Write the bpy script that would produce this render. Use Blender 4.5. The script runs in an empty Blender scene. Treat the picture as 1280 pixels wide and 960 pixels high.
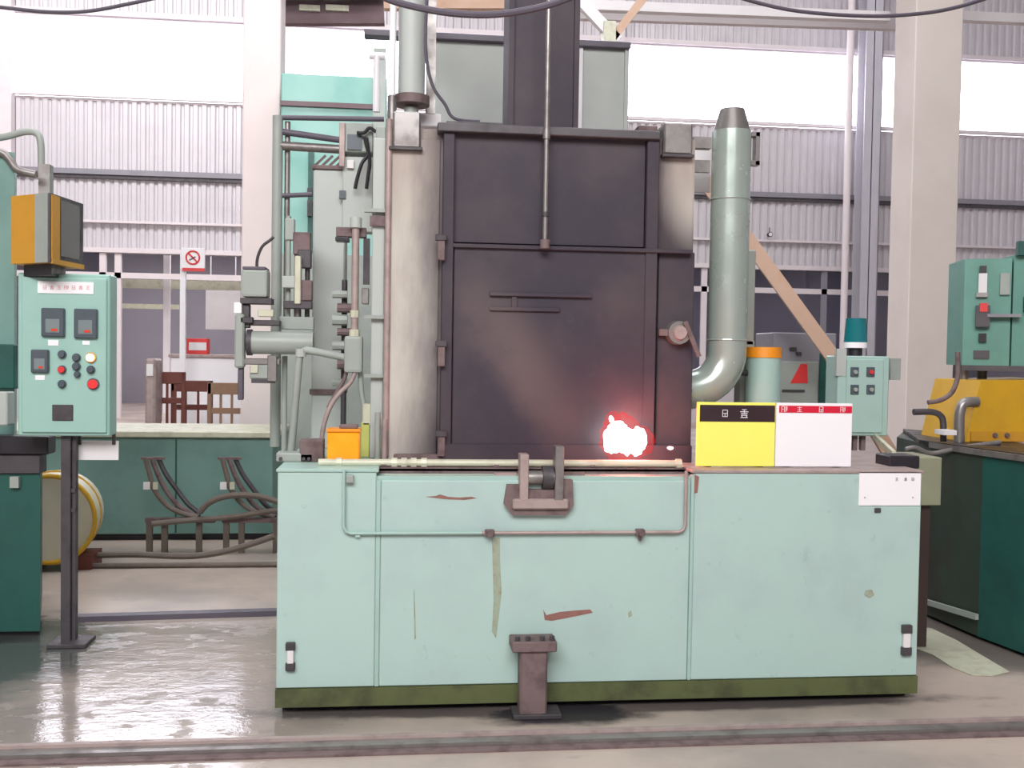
import bpy, bmesh, math, random
from mathutils import Vector, Matrix
random.seed(7)
S = bpy.context.scene
COL = S.collection
# ------------------------------------------------------------------ camera
FPX = 1250.0; CAM = Vector((0, 0, 1.5))
YAW, PITCH, ROLL = -6.3, 1.75, 0.9
RM = (Matrix.Rotation(math.radians(YAW), 3, 'Z') @ Matrix.Rotation(math.radians(90 - PITCH), 3, 'X')
      @ Matrix.Rotation(math.radians(ROLL), 3, 'Z'))
cd = bpy.data.cameras.new('camera'); cam = bpy.data.objects.new('camera', cd); COL.objects.link(cam)
cam.matrix_world = Matrix.Translation(CAM) @ RM.to_4x4()
cd.sensor_width = 36; cd.sensor_fit = 'HORIZONTAL'; cd.lens = 36 * FPX / 1280; cd.clip_end = 200
S.camera = cam
# ------------------------------------------------------------------ world, lights, exposure
S.view_settings.view_transform = 'Standard'; S.view_settings.look = 'None'
S.view_settings.gamma = 1; S.view_settings.use_curve_mapping = False
S.view_settings.exposure = 0.0
w = bpy.data.worlds.new('sky'); S.world = w; w.use_nodes = True
w.node_tree.nodes['Background'].inputs[0].default_value = (0.96, 0.95, 1.0, 1)
w.node_tree.nodes['Background'].inputs[1].default_value = 10.0
def area(name, loc, target, sx, sy, power, col=(1, 1, 1)):
    l = bpy.data.lights.new(name, 'AREA'); l.shape = 'RECTANGLE'; l.size = sx; l.size_y = sy
    l.energy = power; l.color = col
    o = bpy.data.objects.new(name, l); COL.objects.link(o); o.location = loc
    o.rotation_euler = (Vector(target) - Vector(loc)).to_track_quat('-Z', 'Y').to_euler()
    return o
area('fill_front', (-1.5, -3.5, 6.6), (0.2, 4.6, 0.7), 8, 3.5, 1020, (1.0, 0.98, 0.97))  # unseen fill light behind the camera, added to brighten the machine front
area('fill_middle', (0, 6.5, 7.6), (0, 6.6, 0), 9, 2.5, 420, (0.97, 0.98, 1.0))  # added overhead fill above the furnace; the ceiling has no opening
area('fill_far_left', (-5.5, 14.5, 10.6), (-5.0, 21, 4.5), 7, 3, 1050, (1.0, 0.97, 0.98))  # out-of-frame fill added to brighten the left back wall
area('fill_far_right', (7, 14.5, 10.6), (7.5, 21, 4.5), 9, 3, 420, (1.0, 0.97, 0.98))  # weaker fill of the same kind, added for the right back wall

area('far_room_fill', (-4.6, 24.5, 4.3), (-4.6, 24.5, 0), 9, 3, 300, (1.0, 0.96, 1.0))  # unseen fill added to lift the dark openings on the left
area('far_room_fill', (8.0, 24.5, 4.3), (8.0, 24.5, 0), 11, 3, 260, (1.0, 0.97, 1.0))  # added fill behind the right-hand partition panes, no fixture there

# ------------------------------------------------------------------ helpers
def lin(c):
    r = []
    for v in c[:3]:
        v /= 255.0
        r.append(v / 12.92 if v <= .04045 else ((v + .055) / 1.055) ** 2.4)
    return tuple(r) + (1.0,)
def at(px, py, Y):
    d = RM @ Vector(((px - 640) / FPX, -(py - 480) / FPX, -1))
    return CAM + d * ((Y - CAM.y) / d.y)
def fl(px, py, z=0.0):
    d = RM @ Vector(((px - 640) / FPX, -(py - 480) / FPX, -1))
    return CAM + d * ((z - CAM.z) / d.z)
def rng(x0, y0, x1, y1, Y):
    xm, ym = (x0 + x1) / 2, (y0 + y1) / 2
    return at(x0, ym, Y).x, at(x1, ym, Y).x, at(xm, y1, Y).z, at(xm, y0, Y).z
ORG = {}
class MB:
    def __init__(s): s.bm = bmesh.new()
    def box(s, x0, x1, y0, y1, z0, z1, bev=0.0, seg=1):
        M = Matrix.Translation(((x0 + x1) / 2, (y0 + y1) / 2, (z0 + z1) / 2)) @ Matrix.Diagonal((abs(x1 - x0), abs(y1 - y0), abs(z1 - z0), 1))
        r = bmesh.ops.create_cube(s.bm, size=1, matrix=M)
        if bev > 0:
            es = list({e for v in r['verts'] for e in v.link_edges})
            bmesh.ops.bevel(s.bm, geom=es, offset=bev, segments=seg, affect='EDGES', profile=.6)
        return s
    def pb(s, x0, y0, x1, y1, Y, D, bev=0.0, seg=1, floor=None):
        a, b, c, d = rng(x0, y0, x1, y1, Y)
        if YB + .0 <= Y < YB + 2.2 and y0 < 565 < y1 + 12 and y1 < 600 and x0 > 340 and x1 < 1125: c = ZT
        return s.box(a, b, Y, Y + D, c, d, bev, seg)
    def cyl(s, p0, p1, r0, r1=None, n=20):
        p0, p1 = Vector(p0), Vector(p1); d = p1 - p0
        q = Vector((0, 0, 1)).rotation_difference(d.normalized()).to_matrix().to_4x4()
        bmesh.ops.create_cone(s.bm, cap_ends=True, segments=n, radius1=r0, radius2=r0 if r1 is None else r1,
                              depth=d.length, matrix=Matrix.Translation((p0 + p1) / 2) @ q)
        return s
    def ring(s, c, axis, R, r, n=24, m=8):
        c = Vector(c); axis = Vector(axis).normalized()
        u = axis.orthogonal().normalized(); v = axis.cross(u)
        return s.tube([c + (u * math.cos(2 * math.pi * i / n) + v * math.sin(2 * math.pi * i / n)) * R for i in range(n)], r, m, closed=True)
    def bar(s, p0, p1, wd, ht):
        p0, p1 = Vector(p0), Vector(p1); d = (p1 - p0)
        L = d.length; d.normalize()
        up = Vector((0, 0, 1)) if abs(d.z) < .95 else Vector((0, 1, 0))
        sd = d.cross(up).normalized(); up = sd.cross(d)
        M = Matrix((sd * wd, d * L, up * ht)).transposed().to_4x4(); M.translation = (p0 + p1) / 2
        bmesh.ops.create_cube(s.bm, size=1, matrix=M); return s
    def tube(s, pts, r, m=8, closed=False, rs=None):
        pts = [Vector(p) for p in pts]; n = len(pts); rings = []
        prev = None
        for i, p in enumerate(pts):
            if closed: t = pts[(i + 1) % n] - pts[i - 1]
            else: t = pts[min(i + 1, n - 1)] - pts[max(i - 1, 0)]
            t.normalize()
            if prev is None: u = t.orthogonal().normalized()
            else:
                u = prev - t * prev.dot(t)
                u = u.normalized() if u.length > 1e-5 else t.orthogonal().normalized()
            prev = u; v = t.cross(u); rr = rs[i] if rs else r
            rings.append([s.bm.verts.new(p + (u * math.cos(2 * math.pi * k / m) + v * math.sin(2 * math.pi * k / m)) * rr) for k in range(m)])
        for i in range(n if closed else n - 1):
            a, b = rings[i], rings[(i + 1) % n]
            if closed and i == n - 1:
                off = min(range(m), key=lambda o: (a[0].co - b[o].co).length); b = b[off:] + b[:off]
            for k in range(m): s.bm.faces.new((a[k], a[(k + 1) % m], b[(k + 1) % m], b[k]))
        if not closed:
            s.bm.faces.new(rings[0][::-1]); s.bm.faces.new(rings[-1])
        return s
    def prism(s, poly, z0, z1):            # footprint polygon extruded upward
        a = [s.bm.verts.new((p[0], p[1], z0)) for p in poly]; b = [s.bm.verts.new((p[0], p[1], z1)) for p in poly]
        n = len(poly); s.bm.faces.new(a[::-1]); s.bm.faces.new(b)
        for i in range(n): s.bm.faces.new((a[i], a[(i + 1) % n], b[(i + 1) % n], b[i]))
        return s
    def xz(s, poly, Y, D):                 # outline in X,Z extruded in depth
        a = [s.bm.verts.new((p[0], Y, p[1])) for p in poly]; b = [s.bm.verts.new((p[0], Y + D, p[1])) for p in poly]
        n = len(poly); s.bm.faces.new(a[::-1]); s.bm.faces.new(b)
        for i in range(n): s.bm.faces.new((a[i], a[(i + 1) % n], b[(i + 1) % n], b[i]))
        return s
    def pxz(s, pts, Y, D): return s.xz([(at(x, y, Y).x, at(x, y, Y).z) for x, y in pts], Y, D)
    def face(s, A, B, z0, z1, u0, v0, u1, v1, t):   # a box lying on an oblique upright face from A to B
        A, B = Vector(A[:2]), Vector(B[:2]); d = B - A; n = Vector((d.y, -d.x)).normalized()
        if n.dot(-A) < 0: n = -n
        p, q = A + d * u0, A + d * u1; za, zb = z0 + (z1 - z0) * v0, z0 + (z1 - z0) * v1
        return s.prism([p, q, q + n * t, p + n * t], za, zb)
    def build(s, name, m, parent=None, smooth=False):
        bmesh.ops.recalc_face_normals(s.bm, faces=s.bm.faces)
        vs = s.bm.verts
        if parent is None:
            xs = [v.co.x for v in vs]; ys = [v.co.y for v in vs]; zs = [v.co.z for v in vs]
            o = Vector(((min(xs) + max(xs)) / 2, (min(ys) + max(ys)) / 2, min(zs)))
        else: o = ORG[parent.name]
        for v in vs: v.co -= o
        me = bpy.data.meshes.new(name)
        s.bm.to_mesh(me); s.bm.free(); me.materials.append(m)
        if smooth:
            for p in me.polygons: p.use_smooth = True
            try: me.set_sharp_from_angle(angle=math.radians(38))
            except Exception: pass
        ob = bpy.data.objects.new(name, me); COL.objects.link(ob)
        if parent is None: ob.location = o
        else: ob.parent = parent
        ORG[ob.name] = o
        return ob
def tag(o, label, cat, group=None, kind=None):
    if label: o['label'] = label
    if cat: o['category'] = cat
    if group: o['group'] = group
    if kind: o['kind'] = kind
    return o
def thing(name, loc, label, cat, group=None):
    o = bpy.data.objects.new(name, None); COL.objects.link(o); o.location = loc
    o.empty_display_size = .1
    ORG[o.name] = Vector(loc); return tag(o, label, cat, group)
def struct(o): o['kind'] = 'structure'; return o
def smoothpath(pts, k=6):
    pts = [Vector(p) for p in pts]; out = []
    P = [pts[0]] + pts + [pts[-1]]
    for i in range(1, len(P) - 2):
        a, b, c, d = P[i - 1], P[i], P[i + 1], P[i + 2]
        for j in range(k):
            t = j / k
            out.append(.5 * ((2 * b) + (c - a) * t + (2 * a - 5 * b + 4 * c - d) * t * t + (3 * b - a - 3 * c + d) * t ** 3))
    out.append(pts[-1]); return out
# ------------------------------------------------------------------ materials
def nt(m):
    m.use_nodes = True; return m.node_tree.nodes, m.node_tree.links, m.node_tree.nodes['Principled BSDF']
def pos(N): return N.new('ShaderNodeNewGeometry').outputs['Position']
def noise(N, L, vec, sc, det=4, rough=.6, scale3=None):
    n = N.new('ShaderNodeTexNoise'); n.inputs['Scale'].default_value = sc; n.inputs['Detail'].default_value = det
    n.inputs['Roughness'].default_value = rough
    if scale3:
        mp = N.new('ShaderNodeMapping'); mp.inputs['Scale'].default_value = scale3; L.new(vec, mp.inputs[0]); vec = mp.outputs[0]
    L.new(vec, n.inputs['Vector']); return n.outputs['Fac']
def mrange(N, L, v, a, b, c=0., d=1.):
    n = N.new('ShaderNodeMapRange'); n.interpolation_type = 'SMOOTHSTEP'
    for i, x in enumerate((a, b, c, d)): n.inputs[i + 1].default_value = x
    L.new(v, n.inputs[0]); return n.outputs[0]
def mix(N, L, f, a, b):
    n = N.new('ShaderNodeMix'); n.data_type = 'RGBA'
    if isinstance(f, float): n.inputs[0].default_value = f
    else: L.new(f, n.inputs[0])
    for i, x in ((6, a), (7, b)):
        if isinstance(x, tuple): n.inputs[i].default_value = x
        else: L.new(x, n.inputs[i])
    return n.outputs[2]
def math_(N, L, op, a, b=None):
    n = N.new('ShaderNodeMath'); n.operation = op; n.use_clamp = False
    for i, x in enumerate((a, b)):
        if x is None: continue
        if isinstance(x, (int, float)): n.inputs[i].default_value = x
        else: L.new(x, n.inputs[i])
    return n.outputs[0]
def bump(N, L, B, h, st, dist=.01):
    b = N.new('ShaderNodeBump'); b.inputs['Strength'].default_value = st; b.inputs['Distance'].default_value = dist
    L.new(h, b.inputs['Height']); L.new(b.outputs[0], B.inputs['Normal'])
def paint(name, c, rough=.45, metal=0., dirt=.3, dc=None, sc=3., bmp=.08, spots=0., spotc=(96, 60, 48)):
    m = bpy.data.materials.new(name); N, L, B = nt(m); p = pos(N)
    base = lin(c); dark = lin(dc) if dc else tuple(x * .6 for x in base[:3]) + (1.,)
    n1 = noise(N, L, p, sc, 5); f = mrange(N, L, n1, .42, .72, 0., dirt)
    col = mix(N, L, f, base, dark)
    if spots:
        n2 = noise(N, L, p, sc * 5, 6, .7); f2 = mrange(N, L, n2, .62, .7, 0., spots); col = mix(N, L, f2, col, lin(spotc))
    L.new(col, B.inputs['Base Color']); B.inputs['Roughness'].default_value = rough; B.inputs['Metallic'].default_value = metal
    L.new(mrange(N, L, n1, .3, .8, max(rough - .08, .02), min(rough + .15, 1)), B.inputs['Roughness'])
    if bmp: bump(N, L, B, noise(N, L, p, sc * 12, 4), bmp, .004)
    return m
def emit(name, c, st, mixt=None):
    m = bpy.data.materials.new(name); N, L, B = nt(m)
    e = N.new('ShaderNodeEmission'); e.inputs[0].default_value = lin(c); e.inputs[1].default_value = st
    out = N['Material Output']
    if mixt is not None:
        t = N.new('ShaderNodeBsdfTransparent'); x = N.new('ShaderNodeMixShader'); x.inputs[0].default_value = mixt
        L.new(t.outputs[0], x.inputs[1]); L.new(e.outputs[0], x.inputs[2]); L.new(x.outputs[0], out.inputs[0])
    else: L.new(e.outputs[0], out.inputs[0])
    return m
def glassmat(name, tint, gl=.12, rough=.05):
    m = bpy.data.materials.new(name); N, L, B = nt(m)
    t = N.new('ShaderNodeBsdfTransparent'); t.inputs[0].default_value = tint
    g = N.new('ShaderNodeBsdfGlossy'); g.inputs['Roughness'].default_value = rough
    x = N.new('ShaderNodeMixShader'); x.inputs[0].default_value = gl
    L.new(t.outputs[0], x.inputs[1]); L.new(g.outputs[0], x.inputs[2]); L.new(x.outputs[0], N['Material Output'].inputs[0]); return m
MINT = paint('mint_paint', (178, 206, 199), .38, dirt=.5, dc=(166, 184, 186), sc=2.2, bmp=.05, spots=.18, spotc=(120, 140, 128))
MINTD = paint('mint_trim', (168, 198, 190), .4, dirt=.2, sc=3)
OLIVE = paint('olive_grime', (92, 100, 62), .6, dirt=.6, dc=(48, 44, 32), sc=6)
TEAL = paint('teal_paint', (140, 192, 182), .42, dirt=.25, dc=(90, 170, 156), sc=2)
PANELG = paint('panel_green', (158, 198, 188), .45, dirt=.2, sc=2)
DTEAL = paint('dark_teal_paint', (34, 88, 80), .45, dirt=.4, dc=(24, 50, 50), sc=3)
BENCHG = paint('bench_green', (118, 156, 148), .5, dirt=.4, dc=(84, 116, 116), sc=2)
GREYG = paint('grey_green_metal', (160, 168, 162), .45, dirt=.35, dc=(132, 132, 132), sc=4)
PALEG = paint('pale_grey_green', (182, 188, 184), .5, dirt=.2, sc=2)
DUCT = paint('duct_metal', (178, 192, 184), .25, .4, dirt=.12, dc=(146, 150, 144), sc=4, bmp=.03)
STEEL = paint('worn_steel', (150, 146, 144), .4, .6, dirt=.5, dc=(86, 74, 72), sc=8)
DSTEEL = paint('dark_steel', (84, 80, 84), .5, .3, dirt=.5, dc=(52, 46, 50), sc=8)
RUST = paint('rusted_iron', (122, 104, 104), .7, .1, dirt=.6, dc=(78, 58, 60), sc=14, bmp=.3)
RUSTC = paint('rust_stain', (148, 104, 96), .85, dirt=.6, dc=(112, 96, 80), sc=20, bmp=.1)
DRIP = paint('rust_drip', (158, 172, 152), .7, dirt=.7, dc=(146, 128, 104), sc=20, bmp=.02)
PINK = paint('heat_bleached_pipe', (176, 158, 154), .5, .2, dirt=.4, dc=(120, 100, 100), sc=10)
CREAM = paint('cream_pipe', (206, 206, 184), .45, .1, dirt=.4, dc=(150, 140, 126), sc=10)
WHITE = paint('white_paint', (232, 228, 230), .5, dirt=.12, sc=3, bmp=.02)
SIGNW = paint('sign_white', (250, 248, 252), .35, dirt=.03, sc=3, bmp=0)
SIGNY = paint('sign_yellow', (255, 250, 118), .35, dirt=.05, sc=3, bmp=0)
SIGNR = paint('sign_red', (214, 28, 60), .4, dirt=.05, sc=3, bmp=0)
SIGNK = paint('sign_black', (52, 34, 40), .4, dirt=.1, sc=3, bmp=0)
ORANGE = paint('orange_paint', (240, 150, 30), .45, dirt=.3, dc=(200, 110, 20), sc=8)
OCHRE = paint('ochre_paint', (206, 150, 46), .45, dirt=.3, dc=(150, 120, 50), sc=5)
YELLOW = paint('machine_yellow', (212, 164, 36), .45, dirt=.35, dc=(176, 134, 40), sc=3)
CONC = paint('pillar_plaster', (214, 204, 198), .8, dirt=.2, dc=(190, 176, 164), sc=1.5, bmp=.15)
CONCL = paint('pillar_plaster_bright', (238, 222, 220), .8, dirt=.12, sc=1.5, bmp=.1)
SHEET = paint('wall_sheet_metal', (206, 202, 206), .5, .1, dirt=.15, sc=1.2, bmp=0)
FRAME = paint('white_frame', (222, 214, 216), .5, dirt=.12, sc=3, bmp=0)
GREY = paint('grey_steel_paint', (140, 138, 146), .5, dirt=.25, sc=3, bmp=0)
BEAM = paint('brownish_beam', (120, 98, 104), .6, dirt=.3, sc=3, bmp=0)
TAN = paint('tan_brace', (206, 172, 150), .55, dirt=.3, dc=(180, 130, 90), sc=5)
BLACK = paint('black_plastic', (38, 36, 42), .4, dirt=.2, sc=8)
CHAR = paint('meter_grey', (82, 92, 100), .35, dirt=.2, sc=8, bmp=0)
SCREEN = paint('screen_glass', (120, 118, 116), .15, dirt=.2, sc=4, bmp=0)
RED = paint('red_plastic', (226, 60, 60), .4, dirt=.1, sc=4, bmp=0)
HOSE = paint('hose_rubber', (112, 100, 92), .6, dirt=.4, sc=10)
WOODR = paint('red_brown_wood', (110, 56, 48), .5, dirt=.4, sc=8)
WOOD = paint('brown_wood', (150, 116, 92), .5, dirt=.4, sc=8)
GLASS = glassmat('window_glass', (.97, .97, 1, 1), .06)
DGLASS = glassmat('partition_glass', (.62, .62, .68, 1), .1, .08)
CYANG = paint('beacon_lens', (30, 116, 124), .12, dirt=.1, sc=5, bmp=0)
BACKW = paint('back_room_wall', (150, 146, 156), .8, dirt=.2, sc=.8, bmp=0)

# ------------------------------------------------------------------ key planes
YB = fl(742, 884).y                 # front of the base cabinet
YF = YB + .36             # front of the furnace chamber
YW = 22.0                 # back wall
YP = 9.3                  # pillars
ZT = at(742, 587, YB).z   # top of base

# ------------------------------------------------------------------ floor
def floor_mat():
    m = bpy.data.materials.new('oily_concrete'); N, L, B = nt(m); p = pos(N)
    big = noise(N, L, p, .9, 5, .6); mid = noise(N, L, p, 5, 6, .65, (1, 1.8, 1)); fine = noise(N, L, p, 30, 4)
    col = mix(N, L, mrange(N, L, big, .38, .66), lin((190, 174, 163)), lin((158, 147, 140)))
    col = mix(N, L, mrange(N, L, mid, .55, .75, 0, .4), col, lin((126, 120, 118)))
    def ell(cx, cy, rx, ry, a, b, nz, amp):
        s = N.new('ShaderNodeSeparateXYZ'); L.new(p, s.inputs[0])
        dx = math_(N, L, 'DIVIDE', math_(N, L, 'SUBTRACT', s.outputs[0], cx), rx)
        dy = math_(N, L, 'DIVIDE', math_(N, L, 'SUBTRACT', s.outputs[1], cy), ry)
        r = math_(N, L, 'SQRT', math_(N, L, 'ADD', math_(N, L, 'MULTIPLY', dx, dx), math_(N, L, 'MULTIPLY', dy, dy)))
        r = math_(N, L, 'ADD', r, math_(N, L, 'MULTIPLY', math_(N, L, 'SUBTRACT', nz, .5), amp))
        return mrange(N, L, r, a, b, 1, 0)
    # oil under the drain post and under the left machine
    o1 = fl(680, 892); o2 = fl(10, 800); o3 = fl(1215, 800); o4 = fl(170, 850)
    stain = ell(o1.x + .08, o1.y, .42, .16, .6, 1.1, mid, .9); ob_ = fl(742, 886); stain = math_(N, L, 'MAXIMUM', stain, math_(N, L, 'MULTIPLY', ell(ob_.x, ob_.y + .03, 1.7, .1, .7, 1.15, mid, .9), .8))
    st2 = ell(o2.x, o2.y - .2, .6, .75, .6, 1.2, mid, .7)
    st3 = ell(o3.x, o3.y, .62, .6, .7, 1.15, mid, .5)
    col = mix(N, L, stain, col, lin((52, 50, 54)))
    col = mix(N, L, st2, col, lin((52, 66, 62)))
    col = mix(N, L, math_(N, L, 'MULTIPLY', st3, .8), col, lin((84, 78, 74)))
    wet = ell(o4.x, o4.y - .1, 1.2, 1.15, .75, 1.1, big, .6)
    patch = mrange(N, L, noise(N, L, p, 4.5, 5, .6, (1, 1.5, 1)), .36, .48)
    wetp = math_(N, L, 'MULTIPLY', wet, patch)
    wetp = math_(N, L, 'MAXIMUM', wetp, math_(N, L, 'MULTIPLY', st2, .8))
    col = mix(N, L, math_(N, L, 'MULTIPLY', wet, .35), col, lin((112, 108, 106)))
    L.new(col, B.inputs['Base Color'])
    L.new(mrange(N, L, wetp, 0, 1, .42, .04), B.inputs['Roughness'])
    L.new(mrange(N, L, wetp, 0, 1, .5, 1.0), B.inputs['Specular IOR Level'])
    bump(N, L, B, math_(N, L, 'ADD', mid, math_(N, L, 'MULTIPLY', fine, .15)), .14, .02)
    return m
XL, XR = -13, 17
floor = struct(MB().box(XL, XR, -6, 28, -.1, 0).build('floor', floor_mat()))
struct(MB().box(XL, XR, -6, YW + .3, 11.6, 11.7).build('ceiling', GREY))
struct(MB().box(XL - .1, XL, -6, 28, 0, 11.6).build('wall_left', SHEET))
struct(MB().box(XR, XR + .1, -6, 28, 0, 11.6).build('wall_right', SHEET))
struct(MB().box(XL, XR, -6.1, -6, 0, 11.6).build('wall_front', SHEET))
struct(MB().box(XL, XR, 28, 28.1, 0, 4.4).build('wall_far_room', BACKW))
struct(MB().box(XL, XR, YW + .25, 28.1, 4.4, 4.5).build('ceiling_far_room', BACKW))

# ------------------------------------------------------------------ back wall
zo = at(210, 318, YW).z      # head of the openings
zwb = (at(150, 128, YW).z + at(1000, 158, YW).z) / 2
zwt = (at(150, 24, YW).z + at(1000, 60, YW).z) / 2
wall = struct(MB().box(XL, XR, YW + .13, YW + .2, zo, zwb - .02).build('wall_back', GREY))
sheet_me = {}
def sheet(x, z0, z1):
    key = round(z1 - z0, 3)
    if key not in sheet_me:
        mb = MB(); n = 5; wdt = .9 / n; prof = []
        for i in range(n):
            for u, d in ((0, .04), (.22, .04), (.38, 0), (.84, 0)): prof.append(((i + u) * wdt, d))
        prof.append((.9, .04))
        a = [mb.bm.verts.new((u, d, 0)) for u, d in prof]; b = [mb.bm.verts.new((u, d, z1 - z0)) for u, d in prof]
        for i in range(len(prof) - 1): mb.bm.faces.new((a[i], a[i + 1], b[i + 1], b[i]))
        me = bpy.data.meshes.new('corrugated_sheet'); mb.bm.to_mesh(me); mb.bm.free(); me.materials.append(SHEET); sheet_me[key] = me
    o = bpy.data.objects.new('corrugated_sheet', sheet_me[key]); COL.objects.link(o); o.parent = wall
    o.location = Vector((x, YW + .06, z0)) - ORG[wall.name]
x = XL
while x < XR - .5:
    sheet(x, zo, zwb - .02); sheet(x, zwt + .02, 11.55); x += .9
MB().box(XL, XR, YW + .13, YW + .2, zwt + .02, 11.6).build('upper_backing', GREY, wall)
# girts and sill flashing on the wall
k = 0
for yl, yr, h in ((218, 245, .11), (122, 158, .07), (319, 331, .1), (286, 296, .05)):
    k += 1
    z = (at(200, yl, YW).z + at(1010, yr, YW).z) / 2
    struct(MB().box(XL, XR, YW - .06, YW + .05, z - h / 2, z + h / 2).build('trim_%d' % k, GREY if k in (1,) else FRAME))
    if k == 1: struct(MB().box(XL, XR, YW - .02, YW + .05, z - h / 2 - .08, z - h / 2).build('trim_12', DSTEEL))
struct(MB().box(XL, XR, YW - .02, YW + .1, zwt, zwt + .1).build('trim_5', FRAME))
# window strip: glazed bays between steel columns
cols = [at(x, 120, YW).x for x in (-420, 5, 361, 770, 1092, 1500)]
for i, cx in enumerate(cols):
    hw = .13 if i != 1 else .2
    c = MB().box(cx - hw, cx + hw, YW - .16, YW + .05, 0, 11.6)
    struct(c.build('trim_%d' % (20 + i), GREY if i in (4,) else FRAME))
edges = [XL] + cols + [XR]
for i in range(len(edges) - 1):
    a, b = edges[i], edges[i + 1]
    if b - a < .3: continue
    root = struct(MB().box(a + .02, b - .02, YW + .06, YW + .12, zwb - .02, zwb + .03).build('window_%d' % (i + 1), FRAME))
    MB().box(a + .02, b - .02, YW + .06, YW + .12, zwt - .03, zwt + .02).build('head_rail', FRAME, root)
    n = max(1, round((b - a) / 1.1)); ww = (b - a - .1) / n
    for j in range(n):
        MB().box(a + .05 + j * ww + .01, a + .05 + (j + 1) * ww - .01, YW + .085, YW + .093, zwb + .03, zwt - .03).build('pane', GLASS, root)
# glazed partition under the wall
zt2 = at(1000, 364, YW).z
vm = [-330, -180, -40, 128, 147, 305, 450, 600, 750, 880, 1030, 1118, 1155, 1290, 1400]
pw = struct(MB().box(XL, XR, YW, YW + .1, zt2 - .06, zt2 + .06).build('trim_30', FRAME))
for i, px in enumerate(vm):
    xx = at(px, 380, YW).x
    MB().box(xx - .065, xx + .065, YW, YW + .1, 0, zo).build('mullion', GREY if px in (1030,) else FRAME, pw)
vx = [at(px, 380, YW).x for px in vm]
for i in range(len(vx) - 1):
    a, b = vx[i] + .065, vx[i + 1] - .065
    if vm[i] < 305 and vm[i + 1] > 140: # open doorway on the left
        continue
    MB().box(a, b, YW + .045, YW + .055, zt2 + .035, zo).build('pane', DGLASS, pw)
    MB().box(a, b, YW + .045, YW + .055, .9, zt2 - .035).build('pane', DGLASS, pw)
    MB().box(a, b, YW + .02, YW + .08, 0, .9).build('kick_panel', SHEET, pw)
# far room things seen through the opening
r2 = rng(100, 352, 300, 360, YW + 1.6)
struct(MB().box(r2[0] - 2, r2[1] + .2, YW + 1.55, YW + 1.65, r2[2] - .02, r2[3] + .04).build('trim_31', CREAM))
r2 = rng(150, 382, 212, 386, YW + 2.4)
struct(MB().box(r2[0] - .5, r2[1] + .2, YW + 2.4, YW + 2.5, r2[2], r2[3] + .04).build('trim_32', CREAM))
a, b, c, d = rng(205, 355, 213, 470, YW + 1.53); o = MB().box(a, b, YW + 1.45, YW + 1.55, 0, 4.4)
tag(o.build('white_post', WHITE), 'thin white post in the far room left of the sign post', 'post')
# white curtain / board
o = MB(); a, b, c, d = rng(257, 362, 300, 412, YW + 2.2)
o.box(a, b, YW + 2.2, YW + 2.25, c, d, .005).box(a + .1, a + .12, YW + 2.21, YW + 2.24, d - .02, 4.4).box(b - .12, b - .1, YW + 2.21, YW + 2.24, d - .02, 4.4); tag(o.build('white_board', WHITE), 'white board hanging in the far room behind the sign post', 'board')

# ------------------------------------------------------------------ pillars
a, b, c, d = rng(303, 0, 350, 300, YP)
struct(MB().box(a, b, YP, YP + .36, 0, 11.6, .01).build('pillar_left', CONCL))
a, b, c, d = rng(1139, 0, 1198, 500, YP)
struct(MB().box(a, b, YP, YP + .42, 0, 11.6, .01).build('pillar_right', CONC))
# steel column with conduit on the right
o = MB(); a, b, c, d = rng(1078, 100, 1098, 400, 12.2 + 8.8)
o.box(a, b, 21.0, 21.03, 0, 11.6).box((a + b) / 2 - .01, (a + b) / 2 + .01, 21.0, 21.4, 0, 11.6).box(a, b, 21.37, 21.4, 0, 11.6)
struct(o.build('steel_column', paint('column_grey', (190, 188, 196), .5, dirt=.15)))
p0 = at(1057, 300, 21.0)
tag(MB().cyl((p0.x, 21, 0), (p0.x, 21, 11.6), .075).build('conduit_pipe', FRAME, smooth=True), 'pale vertical conduit pipe left of the grey steel column', 'pipe')
# small lamp on wall
t = thing('wall_lamp', at(963, 300, YW - .1), 'small dark lamp fixed to the corrugated wall right of the big duct', 'lamp')
p = at(963, 293, YW - .15)
MB().cyl(p, p + Vector((0, .12, 0)), .06, .045).build('lamp_body', DSTEEL, t, True)
MB().cyl(p + Vector((0, -.02, 0)), p, .04).build('lens', WHITE, t, True)
MB().cyl(p + Vector((0, .06, 0)), p + Vector((0, .06, .16)), .012, n=8).build('bracket', DSTEEL, t)

# ------------------------------------------------------------------ roof steel
def beam(pts, Y, wd, ht, m, name, label, cat='beam', group=None):
    (x0, y0), (x1, y1) = pts
    return tag(MB().bar(at(x0, y0, Y), at(x1, y1, Y), wd, ht).build(name, m), label, cat, group)
def roof(x0, y0, x1, y1, Y, wd, ht, m, n):
    return struct(MB().bar(at(x0, y0, Y), at(x1, y1, Y), wd, ht).build('trim_%d' % n, m))
roof(700, 6, 1110, 22, 10.5, .1, .1, WHITE, 40)
roof(1200, 21, 1500, 34, 10.5, .1, .1, WHITE, 41)
roof(480, 7, 636, 7, 11, .1, .09, TAN, 42)
roof(352, 12, 480, 12, 11.5, .12, .34, BEAM, 43)
roof(352, -6, 480, -6, 11.3, .1, .1, DSTEEL, 44)
roof(724, 20, 1140, 34, 13, .1, .1, FRAME, 47)
roof(724, 0, 772, 52, 10, .08, .11, WHITE, 45)
roof(812, -12, 764, 50, 10, .08, .08, TAN, 46)
roof(760, 30, 760, 60, 10.02, .12, .2, CREAM, 48)
for i, (x0, x1) in enumerate(((374, 400), (407, 436))):
    struct(MB().pb(x0, 6, x1, 13, 11.4, .05).build('trim_%d' % (50 + i), CREAM))
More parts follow.
